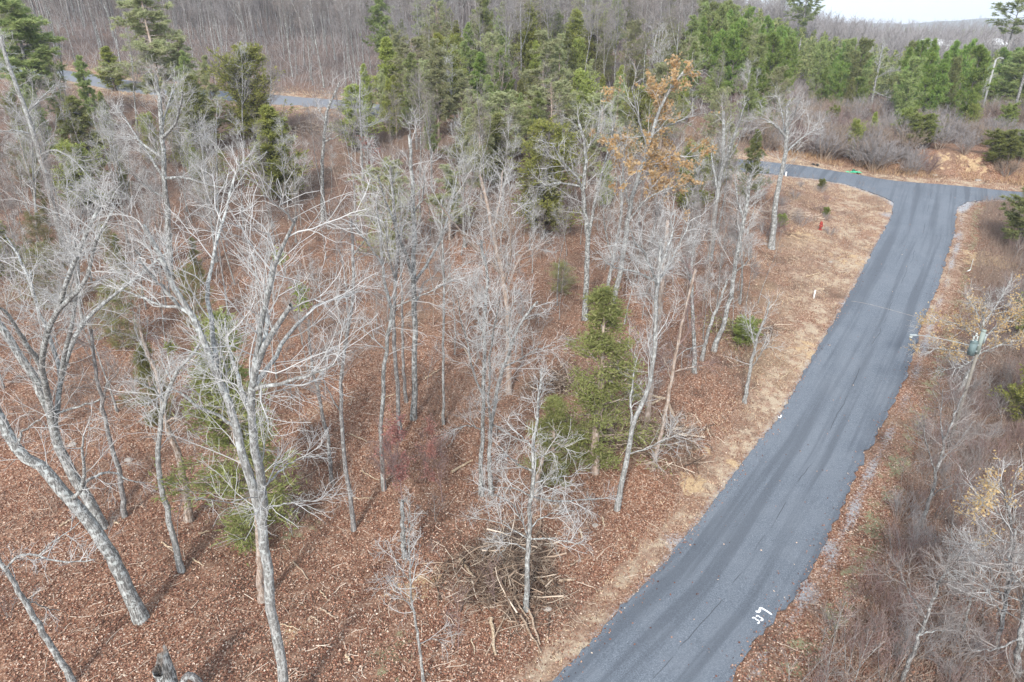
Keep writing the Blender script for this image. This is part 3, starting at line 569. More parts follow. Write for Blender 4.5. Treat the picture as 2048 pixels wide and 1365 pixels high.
# ------------------------------------------------------------------ the large trees, their limbs read off the photo and given depth of their own
TAKEN = []
def hero(label, trunk, w, limbs=(), seed=0, mats=(None, None), n=(1.1, 7, 5), L=(3.0, 1.3, .62), cz=.45, lean=0., snag=False, name='bare_tree', group=None, leaves=None, fine=1.0, up=.05, side=None):
    rng = np.random.default_rng(seed + 1000); mats = (mats[0] or M_BARK, mats[1] or M_TWIG)
    g = G(*trunk[0]); Y0 = g[1]; TAKEN.append((g[0], g[1])); zc0 = px(g)[0, 2]; mpp = zc0 / FPX
    P = [g]; s = 0
    for a, b in zip(trunk[:-1], trunk[1:]):
        s += math.hypot(b[0] - a[0], b[1] - a[1]) * mpp; P.append(atY(b[0], b[1], Y0 + lean * s))
    wid = np.linspace(w[0], w[1], len(P)) * mpp * (.43 if w[0] > 12 else .5)
    Pt, Rt = resample(P, wid, 22); Rt = Rt * (1 + .35 * np.exp(-np.linspace(0, 1, 22) * 26)); Pt[0, 2] -= .25
    Pt[1:] += rng.normal(size=Pt[1:].shape) * .03
    sets = [(Pt[None], Rt[None], 9)]; par = []; cum = np.linspace(0, 1, 22)
    if not snag: par.append((Pt[int(cz * 21):], Rt[int(cz * 21):]))
    for k, (lp, lw) in enumerate(limbs):
        q = np.argmin(np.linalg.norm(px(Pt)[:, :2] - np.array(lp[0]), axis=1)); st_, base = Pt[q], None
        for LP, LR in [(a, b) for a, b, _ in [(x[0][0], x[1][0], 0) for x in sets[1:]]]:
            q2 = np.argmin(np.linalg.norm(px(LP)[:, :2] - np.array(lp[0]), axis=1))
            if np.linalg.norm(px(LP)[q2, :2] - np.array(lp[0])) < np.linalg.norm(px(st_)[0, :2] - np.array(lp[0])) - 2: st_ = LP[q2]
        drift = (.55 if k % 2 else -.45) * (.6 + .8 * rng.random()); s = 0; Q = [st_]
        for a, b in zip(lp[:-1], lp[1:]):
            s += math.hypot(b[0] - a[0], b[1] - a[1]) * mpp; Q.append(atY(b[0], b[1], st_[1] + drift * s))
        lw2 = (lw, max(lw * .35, .9)); m = max(8, len(Q) * 2)
        Pl, Rl = resample(Q, np.linspace(lw2[0], lw2[1], len(Q)) * mpp * .5, 12); Pl[2:] += rng.normal(size=Pl[2:].shape) * .025; Pl[0] = st_
        sets.append((Pl[None], Rl[None], 7)); par.append((Pl, Rl))
    root = empty(name, g); off = np.array(g)
    parts = []
    V, F = join([tubes(a - off, b, c) for a, b, c in sets]); mesh_raw('trunk', V, F, mats[0], 4, root, True)
    if not snag or limbs:
        tw = []; c2 = []
        for Pp, Rp in par:
            Lp = np.linalg.norm(np.diff(Pp, axis=0), axis=1).sum(); nn = max(3, int(n[0] * Lp * (1.1 if L[0] > 2.7 else 1.5)))
            P1, R1 = grow(Pp[None], Rp[None], nn, (.12, 1), min(L[0], Lp * .6), (25, 58), 7, .17, up, rng, r0=.021, rt=.0075 * fine); c2.append((P1, R1))
        P1 = np.concatenate([a for a, b in c2]); R1 = np.concatenate([b for a, b in c2])
        P2, R2 = grow(P1, R1, n[1], (.15, 1), L[1], (25, 55), 5, .18, up * .8, rng, r0=.0105 * fine, rt=.0055 * fine)
        P3, R3 = grow(P2, R2, n[2], (.1, 1), L[2], (25, 60), 4, .2, up * .8, rng, r0=.0066 * fine, rt=.0040 * fine)
        V, F = join([tubes(P1 - off, R1, 4), tubes(P2 - off, R2, 3), tubes(P3 - off, R3, 3)]); mesh_raw('crown', V, F, mats[1], 4, root, True)
        if leaves:
            mt, size, k = leaves; C, T = along(P2, k, rng); cl = np.sin(C[:, 0] * 1.3) + np.sin(C[:, 1] * 1.5) + np.sin(C[:, 2] * 1.2); C = C[cl > -.2] + rng.normal(size=(int((cl > -.2).sum()), 3)) * .1 - off
            V, F = quad_leaves(C, norm(rng.normal(size=C.shape)), size, rng); mesh_raw('foliage', V, F, mt, 4, root)
    tag(root, label, 'tree', group or 'traced bare trees in the clearing'.replace('traced ', 'pale '))
    return root

B2, T2_ = M_BARK2, M_TWIG2
hero('thick leaning pale grey tree with deep furrowed bark, flared at its foot', [(283, 1238), (262, 1195), (239, 1173 - 30), (212, 1095), (185, 1050), (143, 1002), (113, 965), (79, 931), (34, 907), (14, 864), (-6, 830), (-40, 760)], (31, 17),
     [([(143, 1002), (165, 975), (170, 940), (163, 905), (166, 870)], 8), ([(165, 975), (180, 955), (215, 945), (250, 955), (275, 965)], 6), ([(30, 905), (45, 860), (80, 840)], 5)], 1, cz=.55, n=(.8, 6, 4), L=(2.2, 1.0, .5))
hero('pale multi-limbed tree rising behind the leaning trunk, limbs fanning high', [(205, 1056), (190, 1020), (171, 989), (137, 934), (120, 900), (112, 860), (106, 840), (88, 797), (68, 754), (41, 713), (0, 650), (-40, 590)], (24, 13),
     [([(106, 843), (99, 799), (77, 724), (91, 672), (113, 635), (126, 584), (140, 540), (164, 500), (178, 455), (200, 410)], 12), ([(112, 850), (118, 816), (122, 748), (103, 679), (85, 640), (68, 594), (60, 540)], 11),
      ([(122, 748), (133, 690), (147, 650), (150, 600), (160, 540), (150, 480)], 9), ([(125, 770), (140, 690), (164, 652), (188, 621), (222, 594), (270, 560), (308, 525), (340, 500)], 10), ([(77, 724), (41, 672), (20, 631), (-10, 610)], 9),
      ([(116, 833), (144, 816), (202, 802), (215, 760)], 5), ([(113, 635), (150, 590), (180, 555), (175, 530), (205, 460), (225, 420)], 8), ([(68, 594), (50, 540), (30, 500), (10, 470)], 7)], 2, n=(1.2, 7, 5), L=(2.8, 1.2, .6))
hero('tall pale lichen-spotted tree forking low into two stems with spreading crown', [(585, 1430), (567, 1365), (554, 1276), (540, 1190), (537, 1122), (526, 1047), (516, 1013), (502, 968), (492, 927), (485, 900), (478, 871), (465, 823), (444, 768), (427, 724), (407, 686), (390, 645), (362, 604), (335, 543), (308, 502), (287, 450)], (23, 7),
     [([(526, 1047), (533, 1003), (523, 951), (509, 900), (502, 864), (501, 809), (506, 775), (513, 730), (523, 696), (547, 662), (562, 636), (581, 611)], 16), ([(441, 740), (434, 707), (424, 652), (415, 611), (415, 584), (424, 525), (444, 460), (455, 400), (470, 350)], 9),
      ([(508, 760), (516, 679), (530, 611), (547, 543), (564, 508), (578, 470), (590, 430)], 8), ([(506, 785), (547, 720), (595, 645), (632, 611), (697, 590)], 8), ([(503, 800), (533, 772), (581, 761), (636, 748), (670, 730)], 7),
      ([(500, 820), (478, 768), (468, 730), (458, 700), (450, 640)], 8), ([(478, 871), (444, 836), (393, 812), (359, 785), (330, 770)], 6), ([(390, 645), (370, 620), (320, 610), (270, 590), (235, 580)], 6), ([(362, 604), (330, 580), (300, 550), (270, 500)], 6),
      ([(537, 980), (560, 940), (590, 920), (625, 915)], 4), ([(536, 1030), (570, 1010), (620, 1000)], 3.5), ([(523, 696), (535, 640), (530, 590), (545, 520)], 7)], 3, n=(1.1, 7, 5), L=(2.8, 1.2, .6), name='bare_tree')
hero('thin lichen-covered tree leaning over, entering at the lower corner', [(147, 1368), (130, 1335), (113, 1310), (96, 1282), (79, 1252), (60, 1222), (44, 1197), (30, 1165), (14, 1139), (0, 1129), (-30, 1080)], (15, 8),
     [([(14, 1139), (31, 1112), (65, 1105), (103, 1122), (164, 1126), (190, 1118)], 5), ([(44, 1200), (70, 1208), (120, 1222)], 4), ([(90, 1105), (110, 1080), (150, 1055), (165, 1040)], 3)], 4, n=(.7, 5, 3), L=(1.2, .6, .3), cz=.6)
hero('slim pale tree with bent top between leaning tree and flared trunk', [(364, 1143), (349, 1085), (338, 1037), (325, 979), (314, 927), (318, 884), (320, 843), (333, 792), (342, 765), (359, 734), (390, 707), (405, 680)], (14, 5),
     [([(328, 815), (312, 780), (290, 770), (270, 760)], 4), ([(342, 765), (330, 740), (325, 715)], 4), ([(320, 850), (300, 840), (285, 820)], 3)], 5, n=(1.2, 6, 4), L=(1.8, .9, .45))
hero('tan trunk with a flared broken foot and grey upper stem', [(377, 1040), (376, 1010), (369, 968), (362, 930), (355, 900), (338, 867), (328, 833), (321, 782), (308, 730), (290, 696), (275, 640)], (19, 6), [([(335, 855), (350, 835), (370, 845), (385, 870)], 5), ([(321, 782), (335, 750), (340, 700)], 5)], 6, (M_BARKT, M_TWIG), n=(1.2, 6, 4), L=(2, 1, .5))
hero('slim straight grey tree standing beside the furrowed leaning trunk', [(250, 1033), (243, 968), (235, 930), (226, 900), (219, 871), (205, 819), (195, 760), (188, 720), (182, 660)], (10, 5), [([(205, 819), (215, 770), (240, 740)], 4)], 7, (B2, T2_), n=(1.2, 6, 4), L=(2, 1, .5))
hero('reddish broken trunk hidden behind the twin-stemmed pale tree', [(525, 1203), (521, 1160), (520, 1119), (518, 1080), (515, 1030), (512, 1000)], (18, 9), [], 8, (M_BARKT, M_TWIG3), snag=True)
hero('slim grey tree with a long clean stem between red-brown leaves', [(707, 1061), (700, 992), (690, 934), (687, 900), (683, 833), (680, 780), (688, 715), (702, 640), (710, 560), (708, 500), (700, 440)], (9, 4), [([(683, 820), (656, 782), (640, 740)], 3.5), ([(702, 640), (690, 560), (680, 500)], 4), ([(708, 520), (730, 480), (745, 440)], 3)], 9, (B2, T2_), n=(1.2, 6, 4), L=(2.4, 1.1, .5))
hero('pair-topped grey pole tree left of the long clean stem'.replace(' left of', ' behind'), [(666, 968), (660, 925), (656, 884), (648, 840), (640, 800), (629, 758), (620, 710), (618, 640)], (8, 4), [([(632, 770), (650, 740), (652, 690)], 3)], 10, (B2, T2_), n=(1.2, 6, 4), L=(2, 1, .5))
hero('pale slender tree with a kinked stem above the pink-leaved sapling', [(768, 980), (764, 920), (762, 898), (765, 816), (766, 748), (772, 696), (782, 645), (789, 625), (776, 600), (769, 580), (762, 525), (762, 457), (750, 400)], (9, 4),
     [([(786, 632), (796, 611), (827, 597), (885, 570), (920, 545)], 3.5), ([(765, 690), (745, 675), (727, 660), (722, 640)], 2.5), ([(762, 525), (730, 480), (700, 440)], 4)], 11, n=(1.2, 6, 4), L=(2.4, 1.1, .5))
hero('grey straight tree with a swollen foot next to a thin stem', [(802, 880), (799, 830), (796, 782), (789, 696), (786, 631), (793, 542), (796, 474), (791, 440), (784, 380), (780, 330)], (9, 4), [([(793, 560), (775, 500), (770, 440)], 4), ([(796, 474), (815, 430), (822, 380)], 3)], 12, (B2, M_TWIG), n=(1.2, 6, 4), L=(2.4, 1.1, .5))
hero('tall pale tree, tallest of the middle stand, with a wide V-shaped crown', [(826, 838), (828, 790), (830, 748), (829, 645), (827, 560), (827, 491), (829, 440), (826, 380), (822, 330), (818, 270)], (12, 5),
     [([(827, 560), (820, 532), (800, 484), (789, 447), (770, 400), (755, 350)], 7), ([(829, 580), (858, 522), (878, 484), (892, 450), (905, 400), (915, 350)], 6), ([(829, 440), (845, 400), (850, 340)], 4), ([(827, 620), (850, 560), (875, 555)], 3)], 13, n=(1.3, 7, 5), L=(3, 1.2, .55))
hero('thin grey tree between the tallest middle tree and its neighbour', [(813, 806), (808, 760), (806, 730), (805, 662), (806, 600), (800, 520), (805, 450)], (7, 3), [], 14, (B2, T2_), n=(1.2, 5, 4), L=(2, 1, .5))
hero('white-barked very thin straight tree standing alone in the clearing', [(887, 848), (887, 800), (887, 748), (887, 662), (888, 594), (887, 543), (886, 500), (882, 440), (884, 400)], (5.5, 3), [([(888, 570), (910, 540), (950, 520)], 2.5)], 15, n=(1.2, 5, 4), L=(2, .9, .45))
hero('pale tree with a bowed side stem, one of two side by side', [(964, 992), (960, 944), (964, 900), (965, 867), (967, 782), (967, 713), (970, 662), (970, 611), (977, 577), (972, 530), (960, 480)], (9, 4),
     [([(962, 790), (943, 737), (940, 707), (933, 679), (919, 631), (915, 590)], 4), ([(968, 680), (955, 630), (950, 570)], 3.5), ([(965, 860), (940, 850), (905, 860)], 3)], 16, n=(1.3, 7, 5), L=(2.4, 1.1, .5))
hero('grey tree with upswept fan of thin branches, beside the bowed pale tree', [(981, 990), (979, 944), (979, 900), (982, 843), (991, 799), (1005, 741), (1018, 700), (1032, 662), (1045, 638), (1076, 604)], (9, 4),
     [([(980, 890), (978, 800), (980, 700), (990, 640), (1000, 600)], 5), ([(1005, 741), (1040, 720), (1070, 700), (1110, 690)], 3), ([(1018, 700), (1015, 650), (1030, 600)], 3), ([(982, 850), (1020, 870), (1060, 890)], 3)], 17, n=(1.3, 7, 5), L=(2.4, 1.1, .5))
hero('tall tan-footed tree forking into long pale limbs behind the paired trees', [(1017, 785), (1017, 713), (1017, 645), (1013, 610), (1008, 560), (1001, 525), (991, 491), (984, 457), (975, 410), (960, 350)], (13, 6),
     [([(1006, 560), (974, 519), (933, 478), (900, 440), (880, 410)], 6), ([(1012, 590), (1028, 539), (1042, 508), (1070, 495), (1100, 480)], 5), ([(1008, 570), (1020, 520), (1022, 440), (1018, 370)], 5), ([(984, 457), (1000, 400), (1005, 340)], 4)], 18, (M_BARKT, M_TWIG), n=(1.3, 7, 5), L=(2.6, 1.1, .5))
hero('pale tree with level whorled branches standing in the brush pile', [(1053, 1222), (1053, 1190), (1054, 1156), (1056, 1105), (1058, 1054), (1061, 992), (1066, 944), (1068, 900), (1066, 884), (1073, 833), (1080, 782), (1083, 740)], (13, 4),
     [([(1056, 1080), (1030, 1010), (985, 985), (965, 975)], 3), ([(1056, 1075), (1000, 1045), (935, 1033)], 3), ([(1061, 992), (1020, 975), (985, 975)], 3), ([(1061, 1000), (1100, 1005), (1160, 1000), (1220, 997)], 4), ([(1057, 1082), (1110, 1078), (1170, 1090)], 3.5),
      ([(1064, 1060), (1090, 1030), (1150, 1020)], 3), ([(1066, 944), (1030, 925), (990, 890)], 4), ([(1066, 960), (1110, 955), (1150, 950)], 3), ([(1067, 930), (1100, 905), (1140, 880)], 3), ([(1056, 1100), (1020, 1085), (1000, 1110)], 3), ([(1062, 985), (1090, 970), (1130, 990)], 3), ([(1068, 890), (1040, 870), (1010, 840)], 3)], 19, n=(1.3, 6, 4), L=(1.6, .8, .4), up=.03)
hero('short pale broken snag beside the tree in the brush pile', [(1070, 1000), (1074, 970), (1078, 945), (1083, 918)], (14, 11), [], 20, (M_BARKT, M_TWIG), snag=True, name='broken_snag')
hero('leaning pale tree by the road verge with a spreading lichen crown', [(1233, 1020), (1240, 979), (1254, 924), (1258, 900), (1264, 855), (1275, 820), (1285, 809), (1302, 765), (1309, 696), (1312, 611), (1314, 577), (1318, 540), (1322, 480)], (11, 5),
     [([(1314, 585), (1295, 519), (1275, 491), (1262, 460)], 5), ([(1314, 577), (1329, 543), (1350, 508), (1380, 440)], 5), ([(1309, 560), (1268, 543), (1227, 536), (1212, 525)], 5), ([(1264, 850), (1262, 800), (1268, 740), (1272, 690)], 5), ([(1254, 920), (1300, 895), (1360, 865)], 3), ([(1320, 530), (1345, 470), (1350, 420)], 5)], 21, n=(1.7, 8, 6), L=(2.8, 1.2, .55))
hero('straight tan tree rising from the log heap', [(1292, 862), (1299, 799), (1304, 740), (1310, 690), (1318, 620), (1325, 560), (1330, 500), (1335, 440)], (12, 6), [([(1325, 560), (1345, 510), (1370, 480)], 4)], 22, (M_BARKT, T2_), n=(1.2, 6, 4), L=(2.4, 1.1, .5))
hero('reddish slanting tree behind the leaning verge tree', [(1303, 940), (1318, 890), (1330, 830), (1342, 760), (1350, 720), (1362, 660), (1375, 600), (1390, 540)], (9, 4), [([(1342, 760), (1330, 720), (1310, 700)], 3), ([(1345, 750), (1380, 735), (1410, 730)], 3)], 23, (M_BARKT, M_TWIG3), n=(1.2, 6, 4), L=(2.2, 1.1, .5))
hero('large white-limbed tree with candelabra crown before the cedars', [(1170, 640), (1172, 577), (1174, 525), (1176, 474), (1172, 440), (1169, 410), (1165, 376), (1172, 345), (1174, 308), (1165, 270), (1158, 240)], (13, 5),
     [([(1166, 380), (1152, 349), (1131, 335), (1117, 314), (1104, 284)], 6), ([(1172, 480), (1182, 444), (1193, 393), (1203, 349), (1220, 290), (1230, 240)], 7), ([(1166, 372), (1121, 366), (1083, 371)], 5), ([(1174, 310), (1195, 270), (1200, 220)], 4)], 24, n=(1.4, 7, 5), L=(2.6, 1.1, .5))
hero('tall oak holding tan-orange leaves, pale slanting trunk', [(1218, 650), (1227, 604), (1236, 565), (1244, 525), (1257, 440), (1261, 403), (1275, 359), (1292, 308), (1302, 280), (1310, 245), (1319, 212), (1350, 164), (1368, 142)], (11, 4),
     [([(1298, 290), (1280, 250), (1272, 210), (1262, 175)], 4), ([(1272, 365), (1312, 331), (1340, 311), (1377, 313)], 5), ([(1257, 440), (1290, 400), (1330, 380), (1370, 370)], 4), ([(1305, 270), (1340, 250), (1390, 230)], 4), ([(1261, 410), (1245, 350), (1250, 290)], 4)], 25, n=(1.5, 6, 4), L=(3.2, 1.4, .6), leaves=(M_OAK, .22, 30), name='oak_tree')
hero('pale trunk beside the orange-leaved oak, forking at half height', [(1206, 662), (1213, 594), (1220, 550), (1227, 518), (1240, 450), (1246, 400), (1240, 350)], (8, 4), [([(1227, 518), (1210, 460), (1205, 400)], 4)], 26, n=(1.3, 7, 5), L=(2.4, 1.1, .5))
hero('tall lone pale tree at the edge of the straw verge, crown arching', [(1543, 498), (1546, 458), (1552, 400), (1560, 359), (1570, 308), (1575, 256), (1572, 219), (1580, 200)], (12, 4),
     [([(1572, 280), (1553, 253), (1535, 243), (1519, 236)], 5), ([(1570, 310), (1590, 290), (1601, 277), (1625, 262), (1649, 256)], 4), ([(1575, 256), (1590, 225), (1600, 200)], 3), ([(1573, 270), (1562, 220), (1555, 190)], 3)], 27, n=(1.4, 7, 5), L=(2.6, 1.1, .5))
hero('broken-topped pale tree with upright stubbed limbs beside the junction clearing', [(1420, 520), (1427, 451), (1433, 393), (1447, 325), (1447, 280), (1447, 222)], (10, 5), [([(1445, 340), (1478, 246), (1491, 205)], 6), ([(1433, 390), (1425, 330), (1422, 300)], 5), ([(1450, 330), (1470, 300), (1482, 270)], 4)], 28, n=(.9, 6, 4), L=(2.2, 1, .45))
hero('slim pale tree standing out in the sunny verge grass', [(1489, 806), (1494, 770), (1498, 748), (1509, 693), (1520, 660), (1529, 645), (1539, 605)], (8, 2.5), [([(1500, 740), (1525, 700), (1550, 690)], 2.5), ([(1509, 693), (1500, 650), (1498, 620)], 2.5)], 29, n=(1.3, 6, 3), L=(1.8, .8, .35))
hero('tall pale slanting trunk behind the dark hollow log', [(1427, 702), (1438, 675), (1447, 652), (1461, 594), (1468, 543), (1481, 474), (1488, 440), (1495, 400), (1500, 350)], (10, 5), [([(1468, 543), (1500, 520), (1502, 490)], 3), ([(1488, 440), (1475, 400), (1470, 360)], 4)], 30, n=(1.4, 7, 5), L=(2.4, 1.1, .5))
hero('pale double-kinked tree in the dense stand by the verge', [(1389, 746), (1389, 700), (1386, 640), (1383, 590), (1382, 540), (1390, 480)], (9, 4), [([(1383, 560), (1365, 520), (1350, 500)], 4)], 31, n=(1.4, 7, 5), L=(2.2, 1, .5))
hero('slanting slim pale tree with long low side branch by the verge stand', [(1403, 722), (1410, 690), (1416, 662), (1428, 630), (1440, 604), (1455, 560)], (8, 4), [([(1410, 690), (1370, 700), (1325, 735)], 2.5)], 32, n=(1.4, 7, 4), L=(2.0, 1, .45))
hero('tall pale tree standing in the upper clearing with an arching side limb', [(645, 442), (645, 400), (644, 359), (646, 290), (653, 222), (662, 200), (670, 188), (680, 164)], (8, 3), [([(647, 290), (667, 277), (694, 260)], 3.5), ([(650, 240), (640, 225), (633, 210)], 2)], 33, n=(1.1, 6, 4), L=(2.2, 1, .45))
hero('straight pale tree in front of the reddish oak', [(728, 402), (726, 360), (724, 325), (721, 239), (719, 191), (720, 160)], (6, 2.5), [([(722, 245), (705, 215), (700, 195)], 2.5), ([(722, 260), (745, 250), (765, 240)], 2.5)], 34, n=(1.2, 6, 4), L=(2.6, 1.1, .5))
hero('very tall pale tree leaning along the edge of the hollow', [(132, 505), (113, 444), (99, 376), (82, 318), (68, 273), (51, 222), (34, 171), (14, 126), (0, 68)], (11, 6), [([(84, 305), (109, 297), (147, 318), (178, 355), (209, 379)], 4), ([(51, 222), (80, 200), (110, 170)], 4), ([(68, 273), (30, 260), (0, 265)], 4)], 35, n=(1.5, 7, 5), L=(2.6, 1.1, .5))
hero('broad pale tree with twisting limbs below the hillside road', [(342, 560), (338, 490), (335, 420), (328, 342), (325, 290), (321, 205), (314, 171), (312, 150)], (12, 5), [([(328, 285), (349, 253), (362, 212), (365, 185)], 6), ([(326, 320), (300, 300), (273, 277), (253, 273)], 6), ([(336, 365), (369, 355), (427, 373), (451, 376)], 6), ([(330, 350), (290, 300), (260, 250), (230, 210)], 5), ([(338, 400), (300, 380), (265, 350)], 5), ([(325, 250), (345, 180), (350, 160)], 4)], 36, n=(1.5, 8, 5), L=(2.8, 1.2, .55))
hero('white stub of a broken tree with thin sprouts', [(808, 1116), (806, 1080), (804, 1040), (803, 1002)], (10, 7), [([(806, 1100), (815, 1060), (818, 1020), (820, 990)], 2.5), ([(807, 1105), (822, 1060), (830, 1020)], 2)], 37, snag=True, n=(2.2, 4, 3), L=(.9, .4, .2), name='broken_snag')
hero('thin bare sapling arching at the bottom of the clearing', [(848, 1365), (838, 1290), (830, 1240), (822, 1190), (818, 1110), (814, 1080)], (6, 2.5), [([(826, 1220), (795, 1180), (772, 1150)], 2), ([(838, 1290), (870, 1275), (905, 1300)], 2), ([(820, 1160), (790, 1120), (770, 1080)], 2)], 38, n=(1.4, 5, 3), L=(1.2, .6, .3), name='sapling')
# right verge
RV = 'bare trees on the shaded verge'
hero('slender grey tree with a fan of steep stems on the shaded verge', [(1840, 1052), (1852, 1020), (1861, 999), (1874, 941), (1885, 900), (1902, 850), (1925, 790)], (8, 3), [([(1874, 941), (1850, 880), (1845, 830)], 3), ([(1885, 900), (1880, 840), (1885, 780)], 3), ([(1861, 995), (1900, 970), (1950, 965)], 2.5), ([(1880, 920), (1920, 880), (1950, 840)], 2.5)], 40, (B2, T2_), n=(1.8, 7, 4), L=(1.8, .8, .4), group=RV)
hero('pale green-barked slanting tree at the foot of the shaded verge', [(1803, 1368), (1823, 1303), (1840, 1269), (1867, 1197), (1878, 1170), (1895, 1130)], (9, 3), [([(1850, 1240), (1820, 1190), (1800, 1150)], 3), ([(1840, 1275), (1880, 1260), (1930, 1265)], 3), ([(1867, 1197), (1885, 1150), (1920, 1120)], 2.5)], 41, (B2, T2_), n=(1.6, 6, 4), L=(1.6, .8, .4), group=RV)
hero('thick grey tree at the very corner of the shaded verge', [(2030, 1350), (2040, 1280), (2052, 1200), (2070, 1110)], (15, 8), [([(2040, 1270), (1990, 1300), (1935, 1300)], 4), ([(2050, 1210), (1990, 1180), (1920, 1200)], 4), ([(2055, 1190), (2010, 1130), (1980, 1090)], 4)], 42, (B2, T2_), n=(1.8, 6, 4), L=(1.8, .9, .4), group=RV)
hero('thin pale crooked sapling between the slanting trees of the shaded verge', [(1929, 1262), (1938, 1210), (1943, 1180), (1948, 1140), (1950, 1090)], (5, 2), [([(1943, 1170), (1920, 1150), (1900, 1155)], 2)], 43, (M_BARK, T2_), n=(1.6, 5, 3), L=(1.3, .6, .3), group=RV)
hero('straight grey tree behind the crooked sapling on the shaded verge', [(1990, 1300), (2002, 1250), (2015, 1190), (2022, 1130), (2030, 1060)], (9, 4), [([(2005, 1230), (1970, 1170), (1930, 1120)], 3), ([(2015, 1190), (2040, 1150), (2060, 1110)], 3), ([(2008, 1210), (1960, 1090), (1910, 1090)], 3)], 44, (B2, M_TWIG), n=(1.5, 6, 4), L=(1.8, .8, .4), leaves=None, group=RV)
hero('rusty orange-leaved tree high on the shaded verge edge', [(2010, 1200), (2020, 1120), (2025, 1060), (2015, 1010), (2000, 960)], (7, 3), [([(2022, 1060), (1980, 1010), (1950, 985)], 3), ([(2015, 1020), (2030, 960), (2040, 920)], 3), ([(2020, 1090), (1980, 1080), (1940, 1090)], 3)], 45, (B2, M_TWIG), n=(1.4, 6, 3), L=(1.6, .8, .4), leaves=(M_OAK, .12, 9), group=RV, name='rust_leaved_tree')
hero('rusty orange-leaved tree spreading level branches round the utility pole', [(1906, 800), (1928, 765), (1945, 735), (1960, 700), (1967, 650), (1970, 600)], (7, 3), [([(1958, 710), (1900, 700), (1840, 695)], 3), ([(1962, 690), (1990, 655), (2030, 630), (2045, 620)], 3.5), ([(1960, 705), (2000, 690), (2040, 680)], 3), ([(1960, 690), (1925, 650), (1880, 640), (1840, 642)], 3), ([(1965, 660), (1950, 610), (1925, 590)], 2.5), ([(1966, 650), (2000, 600), (2020, 560)], 2.5), ([(1955, 720), (1920, 735), (1880, 740)], 2.5)], 46, (M_BARK, M_TWIG), n=(1.8, 6, 4), L=(1.4, .8, .4), leaves=(M_OAK, .12, 12), group=RV, name='rust_leaved_tree')
hero('long pale pine trunk with foliage spreading beyond the frame', [(2012, 276), (2024, 235), (2036, 195), (2048, 155), (2062, 105), (2072, 60)], (6, 4), [([(2030, 205), (2048, 200)], 2)], 48, (M_BARK2, M_TWIG2), n=(.5, 4, 2), L=(1.2, .6, .3), name='tall_pine', group='pale trunks before the pines', cz=.8)
hero('short white broken stub before the dark pines', [(1989, 276), (1992, 263), (1996, 252)], (3.5, 2.5), [], 49, (M_BARK, M_TWIG), snag=True, name='broken_snag', group='pale trunks before the pines')
hero('wide-branched bare grey tree before the young pines', [(1741, 215), (1748, 180), (1754, 150), (1760, 120), (1765, 95), (1768, 80)], (5, 2), [([(1752, 160), (1770, 145), (1795, 140)], 2), ([(1756, 135), (1740, 115), (1735, 100)], 2), ([(1748, 185), (1775, 195), (1790, 200)], 2)], 50, n=(1.6, 7, 4), L=(2.6, 1.2, .5), fine=1.5)
